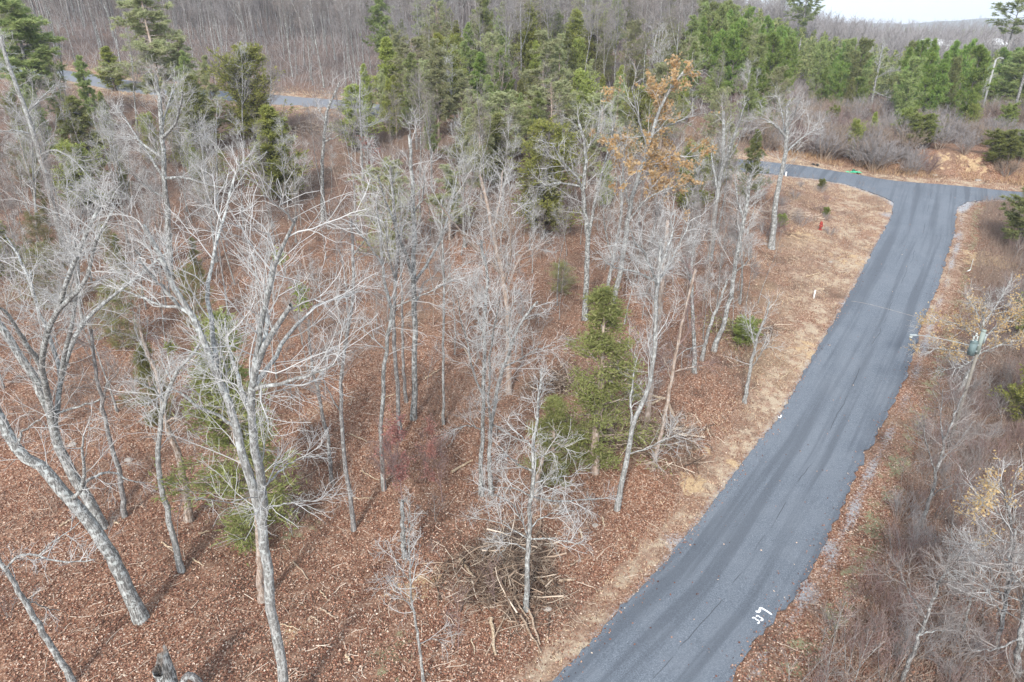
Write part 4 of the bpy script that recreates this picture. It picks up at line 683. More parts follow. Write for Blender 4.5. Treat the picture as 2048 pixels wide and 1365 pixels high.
# ------------------------------------------------------------------ evergreens read off the photo
for row in [('cedar', 1, 510, 285, 106, 'dark oval cedar standing against the hillside road', 56), ('cedar', 0, 566, 408, 216, 'bright cone-shaped cedar below the oval cedar', 58), ('cedar', 0, 716, 300, 172, 'dark cedar just under the green utility box', 42),
            ('cedar', 2, 415, 310, 150, 'yellow-green cedar poking up before the hillside road', 52), ('pine', 0, 92, 265, -20, 'tall yellowish pine at the top of the hollow', 85), ('pine', 3, 12, 112, -30, 'grey-green pine beside the hillside road curve', 40),
            ('cedar', 2, 185, 330, 195, 'yellow-green cedar under the hillside road curve', 60), ('cedar', 1, 175, 430, 300, 'low dark cedar in the hollow', 55), ('pine', 2, 335, 235, -30, 'tall layered pine across the hillside road', 65), ('pine', 2, 385, 235, 75, 'layered pine at the hillside road edge', 40),
            ('cedar', 0, 232, 182, 95, 'small dark cedar beyond the hillside road', 30), ('pine', 1, 770, 150, -30, 'tall dark pine standing against the grey woods', 32), ('cedar', 0, 785, 225, 78, 'yellow-green cedar in front of the tall dark pine', 32), ('pine', 3, 832, 245, 78, 'pale fluffy pine between two cedars', 46),
            ('cedar', 0, 880, 220, 70, 'narrow pointed cedar beside the pale fluffy pine', 30), ('cedar', 1, 905, 230, 110, 'bushy yellow-green cedar beside the narrow cedar', 30), ('pine', 1, 968, 190, -30, 'very tall grey-green pine of the uphill stand', 30), ('young', 1, 962, 235, 108, 'light green pointed pine of the uphill stand', 22),
            ('young', 1, 1004, 245, 105, 'second light green pointed pine of the uphill stand', 20), ('pine', 2, 925, 270, 140, 'flat-layered olive pine of the uphill stand', 45), ('cedar', 0, 1058, 170, 8, 'dark green cedar on the uphill skyline', 28), ('cedar', 0, 1146, 150, 22, 'full cone cedar before the grey uphill woods', 32),
            ('cedar', 1, 1196, 155, 58, 'short broad cedar next to the full cone cedar', 32), ('pine', 2, 1085, 250, 62, 'pale grey layered pine of the uphill stand', 42), ('pine', 3, 1100, 330, 165, 'wide olive pine below the pale grey layered pine', 62), ('pine', 2, 1200, 330, 175, 'wide olive pine next to the orange-leaved oak', 60),
            ('pine', 3, 1010, 330, 185, 'olive pine above the bright cedar', 50), ('cedar', 2, 995, 370, 228, 'bright yellow-green cedar above the round cedar', 45), ('cedar', 2, 930, 345, 225, 'bright cedar beside the yellow-green one', 40), ('cedar', 1, 1083, 478, 264, 'large round grey-green cedar in the middle of the slope', 66),
            ('cedar', 1, 1378, 430, 300, 'dark cedar behind the broken-topped tree', 42), ('pine', 3, 1425, 350, 180, 'green pine behind the broken-topped tree', 34), ('young', 0, 1500, 262, 140, 'bright young pine at the end of the junction road', 20), ('pine', 3, 1320, 300, 130, 'olive pine behind the orange-leaved oak', 45),
            ('pine', 3, 785, 540, 325, 'pale green pine behind the tallest middle tree', 58), ('pine', 2, 900, 480, 330, 'faded layered pine beside the bright cedar', 45), ('feather', 0, 1190, 945, 578, 'half-green cedar with feathery top beside the log heap', 70), ('feather', 2, 1105, 965, 800, 'low cedar bush behind the tree in the brush pile', 55),
            ('feather', 2, 512, 1085, 640, 'tall thin yellow-green cedar behind the twin-stemmed tree', 88), ('feather', 1, 110, 620, 500, 'cedar in the undergrowth of the hollow', 52), ('feather', 1, 250, 700, 575, 'ragged cedar in the leafy hollow', 45), ('feather', 2, 320, 850, 690, 'thin cedar behind the slim bent tree', 36), ('cedar', 0, 20, 560, 440, 'cedar under the arching limbs of the hollow', 40),
            ('feather', 1, 1125, 590, 528, 'low grey-green cedar bush under the white-limbed tree', 45), ('young', 2, 2032, 500, 378, 'dark pine at the road end beside the junction', 42), ('cedar', 1, 2050, 690, 560, 'bright cedar behind the rusty-leaved tree', 34), ('cedar', 0, 2046, 850, 700, 'dark cedar behind the utility pole', 40),
            ('yellow', 0, 1482, 692, 645, 'small yellow-green cedar shoot at the dark hollow log', 26), ('yellow', 0, 1806, 292, 225, 'bright pine sapling above the bank', 22), ('yellow', 0, 1845, 298, 238, 'rounded bright pine sapling above the bank', 32), ('yellow', 0, 2002, 335, 270, 'bright pine sapling below the pine trunk', 34),
            ('young', 2, 2036, 325, 262, 'deep green pine sapling beside the pine trunk', 26), ('young', 0, 1702, 240, 160, 'young pine at the front of the pine stand', 20), ('young', 1, 1796, 225, 162, 'pointed young pine at the front of the pine stand', 16), ('tall', 0, 1590, 155, -14, 'tall pine with bare trunk topping the pine stand', 42),
            ('tall', 1, 1980, 205, 0, 'tall pine with thin tufted crown against the sky', 46), ('tall', 0, 2110, 240, 20, 'broad-crowned pine at the end of the stand', 50), ('young', 2, 2012, 236, 110, 'dense pine between the street lamp and the long pale trunk', 45), ('young', 2, 1925, 228, 130, 'dense dark pine beside the street lamp', 40), ('cedar', 1, 1932, 246, 195, 'dark round cedar behind the street lamp', 24),
            ('cedar', 1, 1575, 175, 120, 'olive cedar beneath the tall pine', 26), ('cedar', 0, 1690, 175, 118, 'dark cedar in the middle of the pine stand', 26)]:
    kind, var, u, vb, vt, lab, hw = row; place_px(kind, var, u, vb, vt, lab, hw)
    g = G(u, vb, far=500); TAKEN.append((g[0], g[1]))
place_px('redoak', 0, 752, 400, 262, 'small oak with clinging reddish leaves in the upper clearing')
place_px('maple', 0, 805, 1010, 820, 'thin pink-leaved sapling in the middle of the clearing', group='leafy saplings'); place_px('maple', 0, 770, 985, 870, 'low pink-leaved sapling at the foot of the kinked pale tree', group='leafy saplings'); place_px('maple', 0, 885, 1005, 880, 'pink-leaved sapling beneath the white-barked thin tree', group='leafy saplings'); place_px('maple', 0, 850, 960, 840, 'low pink-leaved sapling beside the taller one', group='leafy saplings')
place_px('oak', 0, 1240, 400, 240, 'tan-leaved oak crown behind the large orange-leaved one', group='tan-leaved oaks'); 

# ------------------------------------------------------------------ scattered trees
rs = np.random.default_rng(77)
def scatter(n, fy, cond, mind, own, tries=60):
    out = []
    for _ in range(n * tries):
        if len(out) >= n: break
        x, y = fy(); 
        if not cond(x, y): continue
        if any((x - a) ** 2 + (y - b) ** 2 < mind ** 2 for a, b in own): continue
        own.append((x, y)); out.append((x, y))
    return out
def pix(x, y): q = px(np.array([x, y, float(H(x, y))]))[0]; return q
RDc = lambda x, y: float(roaddist(np.array([x]), np.array([y]))[0])
LGs = LG[:17]
def is_left(x, y): return x < np.interp(y, LGs[:, 1], LGs[:, 0])
own = list(TAKEN)
def c_left(m):
    def f(x, y):
        q = pix(x, y); 
        if not (-160 < q[0] < 2200 and -200 < q[1] < 1500): return False
        if not is_left(x, y): return False
        if float(dist(UPC, np.array(x), np.array(y))) < 4.5: return False
        return float(dist(LG, np.array(x), np.array(y))) > m(y)
    return f
# leafy slope: fewer stems in the clearing, more in the hollow
def fy_slope():
    return rs.uniform(-75, 50), rs.uniform(30, 112)
def clear(x, y):
    q = pix(x, y); return not (100 < q[0] < 700 and 190 < q[1] < 300 and rs.random() < .6) and not (560 < q[0] < 1230 and q[1] > 560) and not (1000 < q[0] and q[1] > 700) and not (q[1] > 830) and not (150 < q[0] < 900 and 250 < q[1] < 430 and rs.random() < .4) and not (560 < q[0] < 800 and q[1] < 330) and not (800 < q[0] < 1450 and q[1] < 480 and rs.random() < .6)
cl = c_left(lambda y: np.interp(y, [20, 40, 55, 60, 90], [2.6, 3.6, 5.5, 10, 13]))
for x, y in scatter(100, fy_slope, lambda x, y: cl(x, y) and clear(x, y), 1.8, own):
    k = 'bare' if rs.random() < .42 else 'slim'; place(k, rs.integers(0, 5 if k == 'bare' else 4), (x, y, float(H(x, y))), rs.uniform(10, 15) if k == 'bare' else rs.uniform(7, 12), rz=rs.uniform(0, 6.28), lean=.05)
for x, y in scatter(46, fy_slope, lambda x, y: cl(x, y) and 1230 < pix(x, y)[0] < 1530 and 380 < pix(x, y)[1] < 720, 1.0, own, 150):
    place('slim', rs.integers(0, 4), (x, y, float(H(x, y))), rs.uniform(6.5, 10.5), rz=rs.uniform(0, 6.28), lean=.09)
for x, y in scatter(42, fy_slope, lambda x, y: cl(x, y) and 600 < pix(x, y)[0] < 1380 and 300 < pix(x, y)[1] < 800, 1.5, own, 150):
    place('slim', rs.integers(0, 4), (x, y, float(H(x, y))), rs.uniform(5, 9.5), rz=rs.uniform(0, 6.28), lean=.09)
for x, y in scatter(52, fy_slope, lambda x, y: cl(x, y) and pix(x, y)[0] < 620 and 380 < pix(x, y)[1] < 800, 1.4, own, 150):
    place('slim', rs.integers(0, 4), (x, y, float(H(x, y))), rs.uniform(7, 12), rz=rs.uniform(0, 6.28), lean=.09)
for x, y in scatter(14, fy_slope, lambda x, y: cl(x, y) and pix(x, y)[0] < 620 and 330 < pix(x, y)[1] < 700, 2.2, own, 150):
    place('feather', rs.integers(0, 2), (x, y, float(H(x, y))), rs.uniform(3, 5.5), rz=rs.uniform(0, 6.28))
for x, y in scatter(16, fy_slope, lambda x, y: cl(x, y) and 600 < pix(x, y)[0] < 1400 and 430 < pix(x, y)[1] < 760, 1.8, own):
    place('slim', rs.integers(0, 4), (x, y, float(H(x, y))), rs.uniform(7, 11), rz=rs.uniform(0, 6.28), lean=.05)
# evergreens mixed in the upper slope
for x, y in scatter(55, lambda: (rs.uniform(-75, 45), rs.uniform(62, 112)), lambda x, y: cl(x, y) and not (560 < pix(x, y)[0] < 700) and not (pix(x, y)[0] < 560 and pix(x, y)[1] < 240), 2.5, own):
    k = ['cedar', 'pine', 'cedar'][rs.integers(0, 3)]; place(k, rs.integers(0, 4), (x, y, float(H(x, y))), rs.uniform(4.5, 7.5) if k == 'cedar' else rs.uniform(7, 11), rz=rs.uniform(0, 6.28))
for x, y in scatter(85, lambda: (rs.uniform(-22, 62), rs.uniform(72, 165)), lambda x, y: 740 < pix(x, y)[0] < 1500 and 90 < pix(x, y)[1] < 470 and RDc(x, y) > 5 and (is_left(x, y) or y > 95) and float(dist(UPC, np.array(x), np.array(y))) > 4, 2.4, own, 120):
    k = ['cedar', 'pine', 'pine'][rs.integers(0, 3)]; place(k, rs.integers(0, 4), (x, y, float(H(x, y))), rs.uniform(6, 9) if k == 'cedar' else rs.uniform(8, 13), rz=rs.uniform(0, 6.28), wide=1.15)
# woodland beyond the hillside road
def beyond(x, y): return y > np.interp(x, UPC[:, 0], UPC[:, 1]) + 4.0
for x, y in scatter(285, lambda: (rs.uniform(-140, 60), 104 + 95 * rs.random() ** 1.3), lambda x, y: beyond(x, y) and -150 < pix(x, y)[0] < 1380 and pix(x, y)[1] > 20 and RDc(x, y) > 8, 1.8, own, 150):
    place('forest', rs.integers(0, 3), (x, y, float(H(x, y))), rs.uniform(13, 21), rz=rs.uniform(0, 6.28), lean=.03)
# young pines beyond the junction
def c_pines(x, y):
    q = pix(x, y)
    if any(abs(q[0] - a) < b and q[1] > c_ for a, b, c_ in ((1597, 26, 148), (1975, 38, 225), (2030, 36, 250), (1750, 24, 195))): return False
    lo = np.interp(q[0], [1300, 1400, 1500, 1600, 1750, 1900, 2050], [238, 238, 232, 235, 268, 285, 295]); return 1330 < q[0] < 2120 and q[1] < lo and y > 100
for x, y in scatter(285, lambda: (rs.uniform(30, 165), rs.uniform(100, 215)), c_pines, 2.15, own, 150):
    k = 'young' if rs.random() < .85 else 'cedar'; place(k, rs.integers(0, 3), (x, y, float(H(x, y))), rs.uniform(8.5, 14) if k == 'young' else rs.uniform(5, 8), rz=rs.uniform(0, 6.28), wide=rs.uniform(.72, .95))
for x, y in scatter(14, lambda: (rs.uniform(30, 150), rs.uniform(100, 190)), lambda x, y: 1330 < pix(x, y)[0] < 2080 and pix(x, y)[1] < 290 and RDc(x, y) > 9, 2.5, own):
    place('slim', rs.integers(0, 4), (x, y, float(H(x, y))), rs.uniform(7, 11), rz=rs.uniform(0, 6.28), lean=.08)
# thicket on the bank
def c_bank(x, y):
    q = pix(x, y); return 1450 < q[0] < 2140 and q[1] > 150 and float(dist(TG, np.array(x), np.array(y))) > np.interp(q[0], [1500, 1700, 1800, 2000, 2100], [5.5, 4.2, 4.0, 5.0, 6]) and RDc(x, y) > 3.8
def nobare(x, y):
    q = pix(x, y); return not (1830 < q[0] < 1990 and 290 < q[1] < 345 and rs.random() < .75)
for x, y in scatter(255, lambda: (lambda x_: (x_, float(np.interp(x_, TG[:, 0], TG[:, 1])) + 3.5 + 42 * rs.random() ** 1.5))(rs.uniform(32, 125)), lambda x, y: c_bank(x, y) and nobare(x, y) and y > np.interp(x, TG[:, 0], TG[:, 1]), 1.2, own, 200):
    place('thicket', rs.choice([0, 0, 1, 1, 1, 2]), (x, y, float(H(x, y))), rs.uniform(2.6, 5.2), rz=rs.uniform(0, 6.28))
for x, y in scatter(34, lambda: (rs.uniform(0, 70), rs.uniform(85, 150)), lambda x, y: 1050 < pix(x, y)[0] < 1560 and RDc(x, y) > 4 and y > 92, 1.8, own):
    place('thicket', rs.choice([0, 1, 1, 2]), (x, y, float(H(x, y))), rs.uniform(2.5, 4.5), rz=rs.uniform(0, 6.28))
for u, v, h, k in ((1642, 385, 1.3, 'shrub'), (1655, 405, 1.2, 'shrub'), (1640, 425, 1.3, 'shrub'), (1652, 440, 1.0, 'shrub'), (1600, 452, 1.6, 'shrub'), (1578, 440, 1.8, 'shrub'), (1565, 415, 1.6, 'shrub'), (1590, 398, 1.2, 'shrub'), (1600, 375, 1.0, 'shrub'), (1660, 470, 1.1, 'shrub'), (1560, 470, 2.2, 'shrub'), (1545, 440, 2.4, 'shrub'), (1530, 400, 2.6, 'shrub'), (1530, 470, 2.4, 'shrub')):
    g = G(u, v); place(k, rs.choice([0, 1, 2]), g, h, rz=rs.uniform(0, 6.28), wide=1.5); own.append((g[0], g[1]))
for u, v, h in ((1641, 378, 1.1), (1650, 432, .9), (1560, 455, 1.3)):
    g = G(u, v); place('yellow', 0, g, h, rz=1.0, wide=1.6)
for x, y in scatter(16, lambda: (lambda x_: (x_, float(np.interp(x_, TG[:, 0], TG[:, 1])) + 7 + 30 * rs.random()))(rs.uniform(32, 110)), lambda x, y: 1480 < pix(x, y)[0] < 2080, 2.0, []):
    k = ['yellow', 'young', 'cedar'][rs.integers(0, 3)]; place(k, rs.integers(0, 3), (x, y, float(H(x, y))), rs.uniform(2.5, 5.5), rz=rs.uniform(0, 6.28))
# undergrowth saplings on the slope
own2 = [(a, b) for a, b in own]
for x, y in scatter(130, lambda: (rs.uniform(-60, 45), rs.uniform(15, 100)), lambda x, y: cl(x, y) and not (560 < pix(x, y)[0] < 1000 and pix(x, y)[1] > 500 and rs.random() < .6), 1.0, own2):
    place('sapling', rs.integers(0, 4), (x, y, float(H(x, y))), rs.uniform(2, 5), rz=rs.uniform(0, 6.28), lean=.08)
# shaded verge thicket right of the road
RGs = RG[::-1][:20]
def c_verge(x, y):
    q = pix(x, y); d = float(dist(RG[4:], np.array(x), np.array(y)))
    return x > np.interp(y, RGs[:, 1], RGs[:, 0]) and -10 < q[0] < 2130 and q[1] < 1460 and d > np.interp(y, [14, 30, 45, 60, 90], [1.9, 2.2, 2.8, 5.0, 6.5])
for x, y in scatter(165, lambda: (rs.uniform(5, 80), rs.uniform(14, 84)), c_verge, .7, own2):
    place('sapling', rs.choice([0, 2, 3, 0, 3, 1]), (x, y, float(H(x, y))), rs.uniform(1.8, 4.6), rz=rs.uniform(0, 6.28), lean=.12)
for x, y in scatter(100, lambda: (rs.uniform(5, 80), rs.uniform(14, 84)), c_verge, .8, own2):
    place('shrub', rs.choice([0, 1, 2, 2]), (x, y, float(H(x, y))), rs.uniform(1.0, 2.6), rz=rs.uniform(0, 6.28))
for x, y in scatter(8, lambda: (rs.uniform(30, 80), rs.uniform(45, 84)), lambda x, y: c_verge(x, y) and pix(x, y)[0] > 1985, 2, own2):
    place('cedar', rs.integers(0, 3), (x, y, float(H(x, y))), rs.uniform(3, 5), rz=rs.uniform(0, 6.28))
for x, y in scatter(6, lambda: (rs.uniform(10, 40), rs.uniform(20, 50)), lambda x, y: c_verge(x, y) and pix(x, y)[0] > 1900, 2.2, own2):
    place('rust', 0, (x, y, float(H(x, y))), rs.uniform(2.5, 4), rz=rs.uniform(0, 6.28))

# far-off woods as one mass
def far_woods():
    protos = [tubes_tree(s) for s in (1, 2, 3, 4)]; rng = np.random.default_rng(8); parts = []; pts = []
    while len(pts) < 6500:
        a = rng.uniform(-.82, .86); y = 190 * (1400 / 190) ** rng.random(); x = a * y
        if rng.random() < .4: y = rng.uniform(165, 380); x = a * y
        if a > .30 and y < 235: continue
        if abs(x - (1885 - 1024) / 1365 * 330 * 1.0) < 14 and 250 < y < 345: continue
        if abs(x - .71 * 330) < 10 and 250 < y < 340: continue
        pts.append((x, y))
    pts = np.array(pts); Z = H(pts[:, 0], pts[:, 1]); Vs = []; Fs = []; o = 0
    for k, (V, F) in enumerate(protos):
        sel = np.arange(len(pts)) % 4 == k; p = pts[sel]; z = Z[sel]; m = len(p); s = rng.uniform(.8, 1.25, m); a = rng.uniform(0, 6.28, m)
        c_, s_ = np.cos(a), np.sin(a); VX = (V[None, :, 0] * c_[:, None] - V[None, :, 1] * s_[:, None]) * s[:, None] + p[:, 0:1]; VY = (V[None, :, 0] * s_[:, None] + V[None, :, 1] * c_[:, None]) * s[:, None] + p[:, 1:2]; VZ = V[None, :, 2] * s[:, None] + z[:, None]
        Vs.append(np.stack([VX, VY, VZ], -1).reshape(-1, 3)); Fs.append((F[None] + (np.arange(m) * len(V))[:, None, None]).reshape(-1, 4) + o); o += m * len(V)
    tag(mesh_raw('far_woods', np.concatenate(Vs), np.concatenate(Fs), M_TWIG4, 4, smooth=True), 'grey leafless woods covering the ridge and the far valley', 'woods', kind='stuff')
def tubes_tree(seed):
    rng = np.random.default_rng(seed + 50); K = 6; s = np.linspace(0, 1, K); P0 = np.column_stack([rng.normal(size=K) * .25, rng.normal(size=K) * .25, s * 16])[None]; R0 = (.16 * (1 - .8 * s))[None]
    P1, R1 = grow(P0, R0, 16, (.35, 1), 5.0, (25, 60), 4, .14, .1, rng, r0=.07, rt=.03); P2, R2 = grow(P1, R1, 6, (.2, 1), 2.0, (25, 55), 3, .15, .08, rng, r0=.045, rt=.025)
    return join([tubes(P0, R0, 3), tubes(P1, R1, 3), tubes(P2, R2, 3)])
far_woods()
def far_pines():
    rng = np.random.default_rng(18); C = []
    for _ in range(620):
        a = rng.uniform(.30, .84); y = rng.uniform(205, 270) if rng.random() < .65 else rng.uniform(600, 1200)
        if rng.random() < .25: a = rng.uniform(-.8, .3); y = rng.uniform(230, 420)
        x = a * y; h = rng.uniform(9, 15); z = float(H(x, y)); n = 160; t = rng.random(n) ** .8; r = h * .2 * (1 - t * .85) * np.sqrt(rng.random(n)); q = rng.random(n) * 6.28
        C.append(np.column_stack([x + r * np.cos(q), y + r * np.sin(q), z + h * (.15 + .85 * t)]))
    C = np.concatenate(C); V, F = tri_leaves(C, norm(rng.normal(size=C.shape) + np.array([0, 0, .5])), 1.1, .6, rng)
    tag(mesh_raw('far_evergreen_woods', V, F, M_PINE, 3), 'dark evergreens mixed into the far woods', 'woods', kind='stuff')
far_pines()

# ------------------------------------------------------------------ litter and grass: stuff nobody could count
def merge_stuff(name, V, F, mat, nper, lab, cat): tag(mesh_raw(name, V, F, mat, nper), lab, cat, kind='stuff')
def leaf_litter():
    rng = np.random.default_rng(21); n = 640000; Y = 14 + 76 * rng.random(n) ** 1.35; X = rng.uniform(-.82, .80, n) * (Y + 6)
    q = px(np.column_stack([X, Y, H(X, Y)])); ok = (q[:, 0] > -60) & (q[:, 0] < 2110) & (q[:, 1] < 1420); X, Y = X[ok], Y[ok]
    ins = inside(ROADP, X, Y); d = np.minimum(dist(LG[:17], X, Y), dist(RG[4:], X, Y)); keep = (~ins & ((d > 1.5) | (rng.random(len(X)) < .45))) | (ins & (d < .7) & (rng.random(len(X)) < .22 * np.exp(-d * 4))) | (ins & (rng.random(len(X)) < .004)); X, Y = X[keep], Y[keep]
    left = X < np.interp(Y, LGs[:, 1], LGs[:, 0]); dl = dist(LGs, X, Y); straw = left & (dl < np.interp(Y, [20, 40, 55, 70, 90], [1.2, 2.4, 6, 10, 11])); k = ~straw | (rng.random(len(X)) < .3); X, Y = X[k], Y[k]
    C = np.column_stack([X, Y, H(X, Y) + np.where(inside(ROADP, X, Y), .09, .03) + rng.random(len(X)) * .05]); V, F = quad_leaves(C, norm(rng.normal(size=C.shape) * .45 + np.array([0, 0, 1])), .095, rng)
    merge_stuff('fallen_leaves', V, F, M_LITTER, 4, 'red-brown fallen leaves strewn over the forest floor', 'leaves')
def sticks_stuff():
    rng = np.random.default_rng(22); n = 3600; Y = 15 + 70 * rng.random(n) ** 1.2; X = rng.uniform(-.8, .75, n) * (Y + 5); ok = (roaddist(X, Y) > .6); X, Y = X[ok], Y[ok]
    n = len(X); a = rng.random(n) * 6.28; L = .25 + .8 * rng.random(n) ** 2; K = 4; s = np.linspace(-.5, .5, K); x = X[:, None] + np.cos(a)[:, None] * L[:, None] * s + rng.normal(size=(n, K)) * .03; y = Y[:, None] + np.sin(a)[:, None] * L[:, None] * s + rng.normal(size=(n, K)) * .03
    P = np.stack([x, y, H(x, y) + .05 + .05 * rng.random((n, K))], -1); R = np.repeat((.008 + .013 * rng.random(n))[:, None], K, 1); V, F = tubes(P, R, 3)
    merge_stuff('twig_litter', V, F, M_STICK, 4, 'pale broken twigs scattered over the fallen leaves', 'twigs')
M_STICK = twigmat('pale_stick', (.34, .26, .20), (.66, .54, .43))
def grass(name, mask, n, h, w, mat, lab, seed, box):
    rng = np.random.default_rng(seed); X = rng.uniform(box[0], box[1], n); Y = rng.uniform(box[2], box[3], n); k = mask(X, Y, rng); X, Y = X[k], Y[k]; C = np.column_stack([X, Y, H(X, Y)])
    V, F = tri_leaves(C, norm(rng.normal(size=C.shape) * .45 + np.array([0, 0, .9])), h, w, rng); merge_stuff(name, V, F, mat, 3, lab, 'grass')
def m_straw(X, Y, rng):
    left = X < np.interp(Y, LGs[:, 1], LGs[:, 0]); d = np.minimum(dist(LGs, X, Y), dist(LG[16:], X, Y)); lim = np.interp(Y, [20, 35, 45, 55, 70, 92], [1.6, 3, 5, 8, 11, 11]); cl_ = np.sin(X * 1.1) * np.sin(Y * .9 + X * .3) + rng.normal(size=len(X)) * .4
    return left & (d > .25) & (d < lim * (1 + .3 * np.sin(Y * .7))) & (cl_ > -.25) & ~inside(ROADP, X, Y)
grass('dry_grass', m_straw, 200000, .16, .03, M_STRAW, 'pale straw grass on the sunny verge', 31, (0, 60, 14, 92))
grass('roadside_grass', lambda X, Y, rng: (dist(TG, X, Y) < 4.5 + rng.random(len(X)) * 2) & (dist(TG, X, Y) > .3) & ~inside(ROADP, X, Y) & (Y > np.interp(X, TG[:, 0], TG[:, 1])), 90000, .2, .04, M_STRAW, 'dry mown grass strip beyond the junction', 32, (10, 130, 75, 130))
def m_rust(X, Y, rng): d = dist(TG, X, Y); return (d > 3.2) & (d < 8) & (Y > np.interp(X, TG[:, 0], TG[:, 1])) & (np.sin(X * .8) * np.sin(X * .33 + 1) + rng.normal(size=len(X)) * .3 > -.1)
grass('broomsedge', m_rust, 150000, .95, .05, M_RUST, 'rusty tall grass along the foot of the bank', 33, (10, 130, 75, 130))
def m_weed(X, Y, rng): left = X < np.interp(Y, LGs[:, 1], LGs[:, 0]); d = dist(LGs, X, Y); return left & (d > .8) & (d < np.interp(Y, [20, 45, 60, 90], [5, 8, 13, 16])) & (np.sin(X * .7 + 2) * np.sin(Y * .55) + rng.normal(size=len(X)) * .4 > .25)
grass('verge_weeds', m_weed, 110000, .55, .02, M_BRUSHT, 'brown dead weed stems along the sunny verge', 39, (0, 60, 18, 92))
def m_green(X, Y, rng): right = X > np.interp(Y, RGs[:, 1], RGs[:, 0]); d = dist(RG[4:], X, Y); return right & (d > .5) & (d < 4.2) & (np.sin(X * 2.1) * np.sin(Y * 1.7) + rng.normal(size=len(X)) * .5 > .1)
grass('verge_grass', m_green, 90000, .10, .03, M_GREENG, 'dull green and tan grass along the shaded verge', 34, (4, 70, 12, 86))
def m_brush(X, Y, rng): right = X > np.interp(Y, RGs[:, 1], RGs[:, 0]); d = dist(RG[4:], X, Y); return right & (d > 2.5)
grass('verge_brush', m_brush, 260000, 1.3, .02, M_BRUSHT, 'thin brown brush stems on the shaded verge', 35, (5, 75, 12, 84))
grass('upper_bank_grass', lambda X, Y, rng: (dist(UPC, X, Y) < 8) & (dist(UPC, X, Y) > 2.9), 60000, .25, .04, M_STRAW, 'pale dry grass along the hillside road', 36, (-100, 5, 85, 135))
def stems(X, Y, rng): q = px(np.column_stack([X, Y, H(X, Y)])); return (q[:, 0] > -50) & (q[:, 0] < 1500) & (q[:, 1] < 1400) & (X < np.interp(Y, LGs[:, 1], LGs[:, 0]) - 1.5) & (dist(UPC, X, Y) > 3.5) & (np.sin(X * .5 + 1) * np.sin(Y * .43) + rng.normal(size=len(X)) * .5 > .1)
grass('undergrowth_stems', stems, 170000, 1.3, .022, M_BRUSHT, 'thin brown undergrowth stems among the trees', 37, (-75, 45, 30, 112))
def m_wood(X, Y, rng): return (Y > np.interp(X, UPC[:, 0], UPC[:, 1]) + 3.5) & (X < np.interp(Y, [100, 130, 220], [20, 60, 90]))
grass('woodland_stems', m_wood, 70000, 3.0, .05, M_TWIG4, 'thin grey understorey stems of the woods behind the hillside road', 38, (-190, 90, 98, 230))
leaf_litter(); sticks_stuff()

# ------------------------------------------------------------------ fallen logs, brush piles
def log(u1, v1, u2, v2, w, mat, label, z0=.12, z1=.12, name='fallen_log', group=None, bend=.025, seed=0):
    rng = np.random.default_rng(seed + int(u1)); A, B = G(u1, v1), G(u2, v2); mpp = px(A)[0, 2] / FPX; A[2] += z0; B[2] += z1; m = 9; s = np.linspace(0, 1, m)[:, None]; C = (A + B) / 2
    P = A + (B - A) * s + np.column_stack([rng.normal(size=m) * bend, rng.normal(size=m) * bend, np.zeros(m)]); P[:, 2] = np.maximum(P[:, 2], H(P[:, 0], P[:, 1]) + w * mpp * .3)
    r = np.linspace(w, w * .6, m) * mpp * .5; C[2] = float(H(C[0], C[1])); o = empty(name, C); V, F = tubes((P - C)[None], r[None], 8); mesh_raw('trunk', V, F, mat, 4, o, True)
    caps = []; Vc = []; Fc = []
    for k, sg in ((0, -1), (m - 1, 1)):
        ring = V.reshape(m, 8, 3)[k]; c = ring.mean(0) + norm(P[k] - P[k - sg]) * .01; b = len(Vc); Vc += [tuple(x) for x in ring] + [tuple(c)]; Fc += [(b + j, b + (j + 1) % 8, b + 8) for j in range(8)]
    mesh_py('cut_end', Vc, Fc, M_WOODP, o); tag(o, label, 'log', group); return o
def heap(name, u, v, rx, ry, h, n, mat, label, seed, green=0):
    rng = np.random.default_rng(seed); c = G(u, v); o = empty(name, c); K = 6; q = rng.random(n) ** .75 * 1.15; a = rng.random(n) * 6.28; q = q * (1 + .25 * np.sin(a * 3 + seed)); x, y = rx * q * np.cos(a), ry * q * np.sin(a); z = h * np.clip(1 - q, 0, 1) ** .8 * rng.random(n) ** .7; th = rng.random(n) * 6.28
    d = norm(np.column_stack([np.cos(th), np.sin(th), rng.normal(size=n) * .14])); L = .8 + 2.2 * rng.random(n) ** 1.5; P = np.empty((n, K, 3)); P[:, 0] = np.column_stack([x, y, z]) - d * L[:, None] * .5
    for k in range(1, K): d = norm(d + rng.normal(size=d.shape) * .16); P[:, k] = P[:, k - 1] + d * (L / (K - 1))[:, None]
    g = H(P[..., 0] + c[0], P[..., 1] + c[1]) - c[2] + .03; P[..., 2] = np.maximum(P[..., 2], g); R = np.linspace(1, .3, K)[None] * (.014 + .042 * rng.random(n) ** 2.4)[:, None];     P2, R2 = grow(P, R, 4, (.2, 1), .6, (20, 50), 4, .2, 0, rng, r0=.010, rt=.005); P2[..., 2] = np.maximum(P2[..., 2], H(P2[..., 0] + c[0], P2[..., 1] + c[1]) - c[2] + .02); V, F = join([tubes(P, R, 4), tubes(P2, R2, 3)]); mesh_raw('sticks', V, F, mat, 4, o, True)
    if green: C, T = along(P2, green, rng); C = C[C[:, 0] < .2 * rx]; V, F = tri_leaves(C, norm(rng.normal(size=C.shape)), .2, .05, rng); mesh_raw('foliage', V, F, M_CEDAR, 3, o)
    tag(o, label, 'brush pile')
_h = MatB('heap_stick', .95, .1); M_HEAP = _h.color(_h.ramp(_h.island(), [(0, (.05, .035, .028)), (.45, (.18, .125, .09)), (.75, (.36, .27, .20)), (1, (.64, .54, .43))]))
